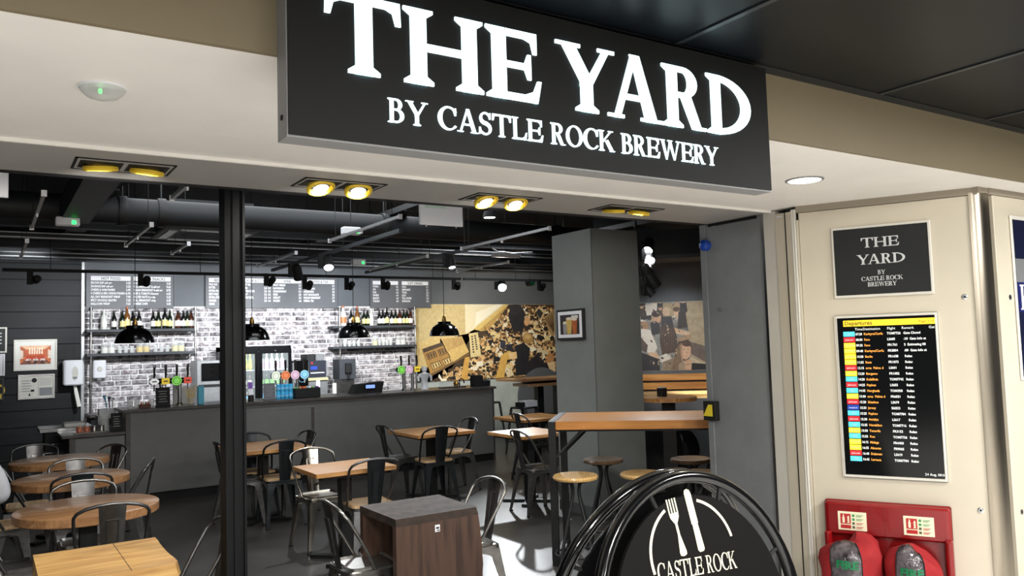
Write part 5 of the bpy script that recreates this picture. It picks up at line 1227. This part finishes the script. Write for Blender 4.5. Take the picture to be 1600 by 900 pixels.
# ------------------------------------------------------------------ printed murals (flat prints on the walls)
class Print:
    def __init__(s, f): s.mb = MB(); s.f = f; s.k = 0
    def q(s, pts, c):
        y = -.004-s.k*9e-6; s.k += 1; s.mb.poly([s.f(*p) for p in pts], y, y, c)
    def el(s, cx, cy, rx, ry, c, rot=0, n=9):
        s.q([(cx+rx*math.cos(a)*math.cos(rot)-ry*math.sin(a)*math.sin(rot), cy+rx*math.cos(a)*math.sin(rot)+ry*math.sin(a)*math.cos(rot)) for a in [2*PI*i/n for i in range(n)]], c)
def mural_crowd():
    t = thing('wall_mural', 'large sepia mural of a pub and a packed crowd on the back wall', 'mural', (6.42, 12.99, 0))
    W_ = 3.25; f = lambda x, y: (max(0, min(W_, (x-65)/1470*3.02)), 2.462-max(0, min(1, (y-40)/750))*1.39)
    MB().box(0, W_, -.004, 0, 1.07, 2.464).build('backing', 'paper', t)
    P = Print(f); r = random.Random(11)
    P.q([(65, 40), (1700, 40), (1700, 790), (65, 790)], (196, 168, 108))
    P.q([(65, 40), (760, 40), (600, 330), (65, 420)], (206, 184, 130)); P.q([(560, 40), (980, 40), (640, 300), (560, 330)], (238, 226, 190)); P.q([(680, 120), (900, 40), (960, 40), (660, 260)], (250, 244, 220))
    P.q([(65, 420), (300, 330), (300, 640), (65, 660)], (212, 184, 122))
    P.q([(640, 290), (980, 42), (1040, 42), (760, 320)], (226, 196, 120)); P.q([(700, 300), (1030, 42), (1080, 42), (800, 310)], (196, 160, 92))
    P.q([(500, 560), (640, 320), (820, 300), (1030, 42), (1700, 42), (1700, 790), (180, 790), (380, 700)], (74, 58, 42))
    skin = [(226, 186, 130), (206, 164, 110), (240, 206, 150), (186, 140, 92)]; cloth = [(44, 38, 36), (60, 50, 44), (96, 76, 54), (150, 118, 74), (222, 206, 168), (244, 236, 210), (176, 140, 84), (30, 30, 34), (112, 88, 60), (232, 210, 150)]
    def inside(x, y):
        if x < 640: return y > 560+(640-x)*.55 and x > 300
        if x < 1030: return y > 320-(x-760)*1.0 if x > 760 else y > 330
        return y > 44
    pp = []
    while len(pp) < 620:
        x, y = r.uniform(300, 1690), r.uniform(50, 800)
        if inside(x, y): pp.append((y+r.uniform(-60, 60), x, y))
    for _, x, y in sorted(pp):
        s = .7+.7*(y/790)*r.uniform(.7, 1.3); c = r.choice(cloth); a = r.uniform(-.9, .9)
        P.q([(x-26*s+14*a, y+12*s), (x+24*s+14*a, y+8*s), (x+34*s, y+52*s), (x-32*s, y+56*s)], c)
        if r.random() < .6: d = r.choice([-1, 1]); P.q([(x+d*20*s, y+14*s), (x+d*44*s, y-10*s-20*s*r.random()), (x+d*52*s, y-2*s), (x+d*28*s, y+28*s)], r.choice(skin+cloth[3:6]))
        P.el(x, y-4*s, 15*s, 18*s, r.choice(skin), 0, 8)
        if r.random() < .75: P.el(x-1, y-13*s, 16*s, 11*s, r.choice([(40, 32, 28), (70, 52, 36), (100, 76, 48), (30, 28, 30)]), r.uniform(-.3, .3), 7)
    dk = (44, 44, 48)
    P.q([(1040, 60), (1110, 42), (1175, 70), (1200, 120), (1190, 280), (1150, 330), (1060, 300), (1020, 180)], dk); P.el(1100, 90, 70, 60, (52, 50, 54), 0, 14)
    P.q([(1190, 180), (1250, 200), (1260, 300), (1200, 320)], (60, 50, 46)); P.el(1225, 220, 34, 46, (222, 170, 120), .2, 12)
    P.q([(1080, 470), (1180, 440), (1250, 500), (1230, 640), (1460, 660), (1470, 770), (1080, 775)], (38, 38, 42)); P.q([(1210, 650), (1330, 560), (1430, 680), (1460, 780), (1180, 780)], (42, 40, 44))
    P.el(1230, 395, 62, 58, (176, 138, 84), 0, 16); P.el(1225, 380, 40, 30, (206, 170, 112), 0, 12)
    P.q([(860, 790), (925, 560), (1010, 520), (1095, 545), (1095, 600), (990, 610), (950, 790)], (222, 176, 92)); P.q([(1000, 540), (1095, 530), (1100, 600), (1020, 605)], (240, 206, 150)); P.q([(970, 740), (1030, 700), (1060, 770), (990, 790)], (238, 220, 180))
    P.q([(930, 400), (980, 420), (970, 510), (915, 480)], (54, 58, 70)); P.q([(985, 450), (1050, 450), (1060, 520), (985, 520)], (48, 48, 56))
    P.q([(490, 790), (540, 570), (590, 560), (560, 790)], (214, 166, 84)); P.el(1480, 610, 48, 52, (196, 140, 92), 0, 14); P.q([(1440, 660), (1530, 650), (1540, 760), (1480, 760)], (236, 206, 160))
    P.q([(1320, 110), (1365, 60), (1450, 110), (1390, 215)], (216, 190, 140)); P.q([(1330, 125), (1365, 82), (1415, 130), (1380, 195)], (56, 56, 54))
    P.q([(1420, 190), (1540, 90), (1690, 90), (1690, 360), (1500, 380)], (196, 164, 112))
    for k in range(9): P.q([(1420+k*12, 205+k*20), (1540, 105+k*26), (1540, 112+k*26), (1424+k*12, 213+k*20)], (70, 52, 38))
    for k in range(5): P.q([(1440+k*22, 190-k*20), (1448+k*22, 186-k*20), (1540, 330), (1530, 340)], (90, 68, 46))
    # the pub front, tilted
    P.q([(118, 470), (310, 412), (415, 610), (195, 725)], (176, 134, 72)); P.q([(118, 470), (310, 412), (325, 445), (132, 508)], (76, 62, 48))
    for a, b in ((0, 0), (1, 0), (0, 1), (1, 1)):
        ox, oy = 145+a*115+b*45, 520-a*34+b*95; P.q([(ox, oy), (ox+98, oy-30), (ox+122, oy+28), (ox+28, oy+62)], (110, 82, 50)); P.q([(ox+10, oy+8), (ox+90, oy-18), (ox+110, oy+24), (ox+32, oy+52)], (226, 196, 130) if b else (150, 116, 70))
        for k in range(3): P.q([(ox+22+k*26, oy+8-k*8), (ox+32+k*26, oy+5-k*8), (ox+46+k*26, oy+40-k*8), (ox+36+k*26, oy+43-k*8)], (60, 46, 34))
    P.q([(300, 372), (515, 358), (585, 515), (420, 608)], (214, 182, 112)); P.q([(318, 385), (512, 362), (548, 430), (372, 498)], (190, 156, 96)); P.q([(415, 610), (590, 520), (590, 545), (190, 740), (180, 720)], (120, 92, 56))
    P.q([(590, 332), (682, 322), (712, 560), (600, 572)], (226, 206, 150))
    for c0, c1 in (((620, 365), (632, 520)), ((652, 360), (668, 490))):
        for k in range(7): u = k/6; x, y = c0[0]+(c1[0]-c0[0])*u, c0[1]+(c1[1]-c0[1])*u; P.q([(x-9, y-9), (x+9, y-10), (x+8, y+3), (x-7, y+8)], (58, 50, 42))
    P.mb.build('print', 'mural_print', t)
    ang = math.radians(13)
    for tx, x, y in (('CASTLE', 352, 412), ('ROCK', 400, 447)):
        mb = text_mb(tx, .085, off=.002, xs=.95).xf(Matrix.Rotation(-ang, 4, 'Y')); a, b = f(x, y); mb.build('printed_word', 'sticker', t, False, (a, -.0115, b))
mural_crowd()
def mural_people():
    t = thing('wall_mural', 'sepia mural of a woman resting her chin among drinkers, right wall', 'mural', (6.95-.0035, 8.55-.0035, 0), NR)
    f = lambda x, y: (max(.2, min(2.3, .578+(x-20)/480*.871)), 2.2-max(0, min(1, (y-50)/480))*.905)
    MB().box(.2, 2.3, -.004, 0, 1.293, 2.202).build('backing', 'paper', t)
    P = Print(f); sk = (214, 178, 144); dk = (44, 40, 40); wh = (226, 216, 200)
    P.q([(-300, 50), (1100, 50), (1100, 530), (-300, 530)], (96, 84, 72)); P.q([(355, 50), (1100, 50), (1100, 530), (380, 530)], (176, 158, 128))
    P.q([(370, 330), (520, 380), (900, 420), (900, 500), (500, 490), (380, 420)], (110, 96, 86)); P.q([(370, 440), (510, 500), (900, 520), (900, 530), (370, 500)], (206, 190, 160)); P.q([(370, 480), (900, 528), (900, 530), (370, 530)], (34, 30, 30))
    r = random.Random(8)
    for k in range(40): x, y = r.uniform(-280, 350), r.uniform(50, 160); P.q([(x-22, y), (x+22, y), (x+28, y+60), (x-28, y+60)], r.choice([dk, wh, (130, 108, 84), (80, 66, 54), (176, 150, 116)])); P.el(x, y-14, 15, 19, r.choice([sk, (190, 150, 118)])); P.el(x, y-24, 16, 10, (60, 48, 40))
    P.q([(60, 60), (150, 55), (145, 130), (70, 140)], wh); P.q([(190, 55), (260, 55), (270, 150), (190, 160)], (170, 150, 116))
    P.el(212, 115, 28, 34, (200, 168, 136)); P.q([(175, 150), (250, 150), (262, 230), (170, 235)], (52, 48, 52)); P.el(288, 125, 22, 34, sk); P.el(286, 102, 26, 18, (90, 66, 46)); P.q([(300, 120), (350, 90), (360, 230), (290, 240)], (56, 48, 44)); P.q([(265, 230), (380, 270), (370, 300), (270, 270)], sk)
    P.el(145, 155, 30, 40, (204, 160, 128)); P.el(138, 130, 34, 24, (60, 44, 36)); P.q([(95, 190), (130, 180), (165, 200), (160, 270), (100, 280)], (46, 42, 44))
    P.el(50, 210, 34, 32, (170, 132, 98)); P.q([(20, 230), (90, 240), (140, 370), (110, 410), (60, 400), (20, 300)], wh); P.q([(20, 290), (70, 350), (60, 400), (20, 380)], (92, 74, 66)); P.q([(65, 400), (130, 400), (150, 440), (130, 455), (80, 430)], sk); P.q([(20, 400), (150, 450), (150, 530), (20, 530)], (48, 44, 46))
    P.q([(165, 220), (215, 205), (265, 230), (285, 310), (270, 400), (170, 420), (158, 320)], (74, 56, 46))
    for k in range(6): P.q([(170+k*17, 230), (176+k*17, 230), (182+k*15, 410), (176+k*15, 410)], (96, 74, 58))
    P.q([(150, 430), (200, 410), (240, 450), (220, 500), (160, 470)], wh); P.q([(170, 470), (260, 440), (300, 530), (170, 530)], (150, 128, 104))
    P.el(325, 385, 58, 78, (86, 64, 50), .2, 16); P.q([(265, 400), (300, 340), (320, 530), (230, 530)], (134, 108, 82)); P.el(342, 395, 36, 62, (222, 182, 148), .12, 18); P.q([(300, 330), (375, 335), (372, 356), (320, 350)], (80, 58, 44))
    for ex in (331, 357): P.el(ex, 389, 5, 2.4, (84, 64, 56)); P.el(ex, 381, 8, 1.6, (120, 90, 70))
    P.q([(346, 392), (354, 412), (342, 414)], (196, 150, 120)); P.el(348, 432, 9, 2.6, (176, 112, 98)); P.q([(325, 470), (370, 450), (380, 480), (375, 530), (330, 530)], (212, 170, 136)); P.q([(332, 490), (374, 486), (374, 490), (332, 495)], (160, 120, 96))
    P.q([(306, 345), (318, 342), (320, 470), (310, 462), (302, 410)], (186, 146, 116)); P.q([(318, 440), (330, 456), (352, 458), (336, 466)], (150, 112, 90)); P.el(347, 352, 34, 14, (88, 64, 50), .15, 12)
    for k in range(16): a = k/15; P.q([(292-30*a, 350+8*k), (297-30*a, 348+8*k), (280-26*a, 420+7*k), (272-28*a, 422+7*k)], [(120, 94, 70), (92, 70, 54), (150, 122, 92)][k % 3])
    for k in range(60):
        x, y = r.uniform(20, 345), r.uniform(60, 500); d = r.uniform(4, 13); P.el(x, y, d, d*r.uniform(.25, .6), r.choice([(58, 50, 46), (120, 102, 82), (196, 172, 140), (84, 72, 62), (226, 210, 184)]), r.uniform(0, 3), 7)
    P.q([(290, 480), (330, 470), (330, 530), (280, 530)], (170, 146, 118)); P.q([(270, 310), (380, 280), (386, 310), (300, 330)], (170, 140, 108))
    P.mb.build('print', 'mural_print', t)
mural_people()
# framed picture on the column
pf = thing('column_picture', 'black-framed picture of beer glasses on the grey column', 'picture', (5.0, 6.77, 1.735), -PI/2)
MB().box(0, .44, -.03, 0, 0, .31).build('frame', 'frame_dark', pf); MB().box(.022, .418, -.032, -.03, .022, .288).build('mount', 'print_white', pf)
P = Print(lambda x, y: (x, y)); P.mb = MB()
P.q([(.06, .055), (.38, .055), (.38, .255), (.06, .255)], (52, 46, 44))
for cx, c, w_, h in ((.14, (150, 150, 150), .035, .11), (.21, (206, 176, 96), .05, .15), (.30, (176, 96, 50), .045, .14)): P.q([(cx-w_*.7, .06), (cx+w_*.7, .06), (cx+w_, .06+h), (cx-w_, .06+h)], c); P.el(cx, .065+h, w_, .015, (226, 214, 190))
P.q([(.25, .215), (.36, .215), (.36, .245), (.25, .245)], (214, 210, 200))
P.mb.v = [(v[0], v[1]-.0285, v[2]) for v in P.mb.v]; P.mb.build('print', 'mural_print', pf)

# ------------------------------------------------------------------ open ceiling of the bar
MBX = lambda *a: MB().box(*a)
du = thing('air_duct', 'thick black round air duct crossing the ceiling above the tables', 'duct', (0, 8.0, 3.025))
MB().cyl((-3.9, 0, 0), (11.4, 0, 0), .12, n=28).build('duct_tube', 'duct_black', du, True)
for x in (-1.2, 1.03, 1.36, 3.6, 5.9): MB().lathe([(.134, -.035), (.136, -.02), (.136, .02), (.134, .035)], 28, (x, 0, 0), 'x').build('strap', 'black_paint', du, True); MB().cyl((x, 0, .12), (x, 0, .575), .006, n=6).build('hanger', 'black_paint', du)
for i, (y, z, h, dpt, m, nm) in enumerate(((5.3, 2.98, .10, .12, 'beam_grey', 'steel beam nearest the opening'), (6.4, 3.05, .14, .10, 'duct_black', 'steel beam before the big duct'), (9.3, 3.02, .08, .06, 'beam_grey', 'thin steel beam behind the big duct'), (10.0, 3.0, .05, .05, 'alu', 'pale conduit run above the bar front'), (10.9, 3.0, .10, .08, 'beam_grey', 'steel beam above the bar top'), (11.7, 2.98, .05, .05, 'alu', 'pale conduit run behind the bar'), (12.3, 3.0, .14, .12, 'beam_grey', 'steel beam close to the back wall'))):
    t = thing('ceiling_beam', nm+' in the open ceiling', 'beam', (0, y, z), 0, 'cross beams in the open ceiling')
    MBX(-3.9, 11.4, -dpt/2, dpt/2, 0, .012).build('lower_flange', m, t); MBX(-3.9, 11.4, -.006, .006, .012, h).build('web', 'duct_black', t); MBX(-3.9, 11.4, -dpt/2, dpt/2, h, h+.012).build('upper_flange', m, t)
    for x in (-2, 1, 4, 7, 10): MB().cyl((x, 0, h), (x, 0, 3.6-z), .006, n=6).build('hanger', 'black_paint', t)
for x, nm in ((.85, 'left'), (3.75, 'middle'), (6.9, 'right')):
    t = thing('cable_tray', nm+' dark cable tray running back through the open ceiling', 'cable tray', (x, 4.3, 3.14), 0, 'cable trays')
    for s in (-.1, .1): MBX(s-.006, s+.006, 0, 8.5, 0, .06).build('side_rail', 'duct_black', t)
    MBX(-.1, .1, 0, 8.5, 0, .004).build('tray_floor', 'duct_black', t)
    for k in range(9): MBX(-.1, .1, .4+k*.95, .43+k*.95, -.012, 0).build('rung', 'beam_grey', t)
bd = thing('branch_duct', 'square grey branch duct above the leftmost twin downlight', 'duct', (.62, 5.4, 2.86)); MBX(-.1, .12, 0, 2.4, 0, .2).build('duct_box', 'beam_grey', bd); MBX(-.12, .14, -.02, 0, -.02, .22).build('flange', 'duct_black', bd)
ac = thing('ceiling_cassette', 'square ceiling air-conditioning cassette with grille left of the post', 'air conditioner', (1.9, 8.72, 2.93))
MB().rbox(-.45, .45, -.45, .45, 0, .04, .03, 2).build('fascia', 'beam_grey', ac); MBX(-.4, .4, -.4, .4, .04, .3).build('body', 'duct_black', ac); MBX(-.27, .27, -.27, .27, -.006, 0).build('grille', 'duct_black', ac)
for a in range(4):
    MBX(-.3, .3, .32, .40, -.008, 0).xf(Matrix.Rotation(a*PI/2, 4, 'Z')).build('vane', 'alu', ac)
for k in range(6): MBX(-.25, .25, -.22+k*.08, -.21+k*.08, -.012, -.006).build('louvre', 'beam_grey', ac)
def batten(x, y0, y1, label, z=2.75):
    t = thing('hung_batten', label, 'batten', (x, y0, z), 0, 'slim aluminium battens on wires'); L_ = y1-y0
    MBX(-.011, .011, 0, L_, -.012, .012).build('profile', 'alu', t)
    for y in (-.012, L_): MBX(-.016, .016, y, y+.012, -.022, .018).build('end_cap', 'white_plastic', t)
    for y in (.15, L_-.15): MB().cyl((0, y, .012), (0, y, .85), .0025, n=5).build('wire', 'black_paint', t)
    MBX(-.006, .006, L_/2-.012, L_/2+.012, -.035, -.012).build('clip', 'white_plastic', t)
B = 'aluminium batten hung on wires, '
batten(.30, 5.8, 7.37, B+'nearest the left exit sign'); batten(.30, 8.24, 9.62, B+'behind the leftmost one near the boarded wall')
batten(1.10, 6.9, 8.28, B+'left of the cassette under the duct'); batten(1.03, 4.7, 5.66, B+'close behind the header by the post'); batten(1.6, 8.0, 8.79, B+'short one below the cassette')
batten(2.75, 5.8, 7.36, B+'front one left of the white exit sign'); batten(2.76, 8.4, 9.83, B+'back one right of the black post')
batten(4.28, 5.9, 7.5, B+'front one left of the column'); batten(4.26, 8.28, 9.93, B+'back one above the right menu board'); batten(5.55, 8.56, 9.88, B+'bright one nearest the column')
def track(name, label, a, b, m='black_matte'):
    a = Vector(a); b = Vector(b); t = thing('lighting_track', label, 'track', a); d = b-a
    mb = MB(); 
    if abs(d.x) > abs(d.y): mb.box(0, d.x, -.018, .018, -.018, .018)
    else: mb.box(-.018, .018, 0, d.y, -.018, .018)
    mb.build('rail', m, t)
    for u in (.08, .36, .64, .92): p = d*u; MB().cyl((p.x, p.y, .018), (p.x, p.y, .9), .004, n=5).build('drop_rod', 'black_paint', t)
track('t', 'long black lighting track running above the bar front', (.15, 10.5, 2.70), (5.95, 10.5, 2.70))
track('t', 'grey lighting track continuing right in front of the mural', (6.0, 10.5, 2.70), (8.6, 10.5, 2.70), 'beam_grey')
track('t', 'grey lighting track running towards the bar above the middle table', (3.12, 6.57, 2.76), (3.12, 10.45, 2.76), 'beam_grey')
track('t', 'grey lighting track running towards the bar left of the column', (4.42, 7.45, 2.76), (4.42, 10.45, 2.76), 'beam_grey')
def spothead(label, loc, aim, watts=0, glow=None, ang=50, col=COOL, size=1.0, top=.1, blend=.7):
    t = thing('track_spotlight', label, 'spotlight', loc, 0, 'track spotlights'); d = (Vector(aim)-Vector(loc)).normalized()
    q = d.to_track_quat('Z', 'Y').to_matrix().to_4x4() @ Matrix.Scale(size, 4)
    MB().lathe([(.0001, -.09), (.03, -.085), (.042, -.06), (.045, .06), (.048, .07), (.042, .07), (.04, .05)], 20).xf(q).build('can', 'black_matte', t, True)
    MB().lathe([(.0001, .052), (.041, .052)], 20).xf(q).build('lens', glow or 'grey_plastic', t)
    MB().rbox(-.03, .03, -.02, .02, -.06, top, .006, 1).xf(Matrix.Translation((-.065*size, 0, 0))).build('adapter_box', 'black_matte', t)
    MB().cyl((-.065*size, 0, 0), (0, 0, 0), .012, n=8).build('pivot', 'black_matte', t)
    if watts:
        p = Vector(loc)+d*.09*size; spot('spot_beam', p, aim, watts, ang, col, blend)
S = 'track spotlight on the black track, '
spothead(S+'leftmost, by the boarded wall', (.48, 10.5, 2.60), (.3, 12.97, 2.65), 150, None, 52)
spothead(S+'in front of the hot food board', (1.62, 10.5, 2.60), (1.75, 12.97, 1.75), 220, 'spot_glow', 85)
spothead(S+'just right of the post', (3.12, 10.5, 2.62), (2.9, 12.97, 1.7), 150, 'spot_glow', 85)
spothead(S+'above the fridge', (3.63, 10.5, 2.58), (4.0, 12.97, 1.75), 250, 'spot_glow', 85)
spothead(S+'left of the right menu board', (4.22, 10.5, 2.58), (4.6, 12.97, 1.9), 70, 'spot_glow', 85)
spothead(S+'in front of the right menu board', (4.76, 10.5, 2.59), (5.6, 12.97, 1.75), 180, 'spot_glow', 85)
spothead(S+'boxy one right of the menu boards', (5.9, 10.5, 2.6), (7.0, 12.97, 1.8), 110, 'spot_glow', 85, (1, .93, .8))
spothead('track spotlight aimed at the big mural, near the column', (7.45, 10.5, 2.60), (8.2, 12.97, 1.75), 150, 'spot_glow', 85, (1, .93, .8))
spothead('dazzling track spotlight facing the camera in front of the mural', (6.68, 10.5, 2.61), (3.7, 5.0, 0), 430, 'spot_glare', 50, COOL, 1.5, .06)
spothead('lit spotlight hanging from the middle grey track, nearer the bar', (3.12, 9.44, 2.64), (3.8, 10.6, 1.15), 70, 'spot_glow', 95, COOL, 1.25)
spothead('lit spotlight hanging from the middle grey track, farther from bar', (3.12, 8.41, 2.65), (2.6, 6.5, .6), 160, 'spot_glow', 60, COOL, 1.25)
spothead('small spotlight on the left grey ceiling track end', (4.42, 8.0, 2.65), (4.3, 7.2, .75), 60, 'spot_glow', 75)
vt = thing('spot_pole', 'dark vertical pole carrying the stacked spotlights beside the column', 'pole', (5.87, 6.5, 0)); MB().cyl((0, 0, 2.2), (0, 0, 3.6), .012, n=8).build('rod', 'black_matte', vt)
for i, (z, dx) in enumerate(((2.72, 0), (2.61, 0), (2.45, -.03), (2.36, .03))):
    spothead(('top', 'second', 'third', 'lowest lit')[i]+' spotlight in the bright stack beside the column', (6.0+dx, 6.46, z), ((3.9, 4.9, .4), (4.6, 4.4, .4), (7.7, 7.8, 1.6), (7.3, 6.5, 1.0))[i], (90, 70, 95, 260)[i], 'spot_glow', (70, 70, 46, 60)[i], COOL, 1.35, .05)
spothead('unlit dark spotlight at the foot of the stack beside the column', (5.98, 6.46, 2.24), (6.6, 6.0, 1.4), 0, None, 50, COOL, 1.0, .05)
def elight(label, x, y, z):
    t = thing('emergency_luminaire', label, 'light', (x, y, z)); MB().rbox(-.09, .09, -.05, .05, 0, .07, .02, 2).build('body', 'white_plastic', t, True); MBX(.03, .06, -.052, -.05, .01, .04).build('indicator', 'led_green', t); MB().cyl((0, 0, .07), (0, 0, .8), .004, n=5).build('drop_rod', 'black_paint', t)
elight('white emergency luminaire with green light at left under the duct', .56, 7.55, 2.8); elight('white emergency luminaire with green light behind the front batten', 2.92, 7.25, 2.8)
elight('white emergency luminaire above the middle of the bar', 4.0, 9.7, 2.78)
def exitsign(label, x0, x1, y, z0, z1):
    t = thing('exit_sign', label, 'sign', ((x0+x1)/2, y, z0)); h = (x1-x0)/2; MB().rbox(-h, h, -.012, .012, 0, z1-z0, .004, 1).build('panel', 'white_plastic', t); MBX(-h+.04, h-.14, -.0135, -.012, z1-z0-.03, z1-z0-.005).build('green_flash', 'pale_green', t)
    for s in (-.7, .7): MB().cyl((s*h, 0, z1-z0), (s*h, 0, 3.6-z0), .004, n=5).build('drop_rod', 'black_paint', t); MB().cyl((s*h, 0, -.012), (s*h, 0, 0), .006, n=6).build('stud', 'alu', t)
exitsign('hanging white exit sign seen edge-lit in the middle of the opening', 2.62, 2.975, 5.2, 2.595, 2.75); exitsign('hanging white sign cut off by the left photo edge', -.27, .095, 5.0, 2.57, 2.73)
cl = thing('ceiling_downlight', 'small bright ceiling downlight behind the white exit sign', 'light', (4.05, 6.55, 2.93)); MB().lathe([(.06, 0), (.065, .01), (.05, .06)], 20).build('body', 'beam_grey', cl, True); MB().lathe([(.0001, -.001), (.055, -.0005)], 20).build('lens', 'spot_glow', cl); MB().cyl((0, 0, .06), (0, 0, .66), .006, n=6).build('drop_rod', 'black_paint', cl)
lt = thing('linear_luminaire', 'white linear luminaire with curled cable left of the column', 'light', (5.5, 8.85, 2.84)); MBX(0, .42, -.03, .03, 0, .05).build('body', 'white_plastic', lt); MB().tube([(-.5, -.7, .08), (-.35, -.55, .04), (-.1, -.3, .03), (.1, -.1, .06), (.3, 0, .06), (.7, .1, .1)], .008, 6).build('cable', 'alu', lt, True); MB().cyl((.2, 0, .05), (.2, 0, .74), .004, n=5).build('drop_rod', 'black_paint', lt)
sp2 = thing('ceiling_speaker', 'small green-lit projector light under the ceiling beside the column', 'light', (7.35, 10.7, 2.68)); MB().lathe([(.05, -.06), (.055, .06)], 18, axis='y').build('body', 'black_matte', sp2, True); MB().lathe([(.0001, -.061), (.045, -.0605)], 18, axis='y').build('lens', 'film_green', sp2); MB().cyl((0, 0, .05), (0, 0, .9), .004, n=5).build('drop_rod', 'black_paint', sp2)
ld = thing('square_duct', 'wide dark square duct over the nook on the right', 'duct', (6.95, 8.55, 2.62), NR); MBX(-.2, 4.2, -1.9, -1.2, 0, .3).build('duct_box', 'duct_black', ld); MBX(-.2, 4.2, -1.92, -1.9, -.02, .02).build('flange', 'beam_grey', ld)

# pendant lamps over the bar front
def pendant(x, label):
    t = thing('pendant_lamp', label, 'lamp', (x, 9.6, 1.845), 0, 'black dome pendants over the bar')
    pr = [(.205, 0), (.2, .02), (.185, .07), (.155, .12), (.105, .155), (.09, .16), (.088, .19), (.03, .195)]
    MB().lathe(pr+[(.028, .19), (.084, .183), (.086, .155), (.1, .148), (.15, .114), (.18, .066), (.196, .018), (.201, 0), (.205, 0)], 40, (0, 0, 0), 'z', False).build('shade', 'black_gloss', t, True)
    MB().lathe([(.026, .195), (.03, .215), (.022, .235), (.02, .26), (.008, .275)], 18).build('brass_holder', 'brass', t, True)
    MB().lathe([(.0001, .03), (.03, .05), (.035, .08), (.02, .12), (.012, .15)], 16).build('bulb', 'lb_cream', t, True)
    MB().cyl((0, 0, .27), (0, 0, 1.75), .004, n=6).build('cord', 'black_matte', t)
pendant(1.365, 'black dome pendant lamp, leftmost, in front of the left shelves'); pendant(2.62, 'black dome pendant lamp right of the post above the fridge')
pendant(3.88, 'black dome pendant lamp in front of the right shelves'); pendant(5.17, 'black dome pendant lamp, rightmost, in front of the mural')
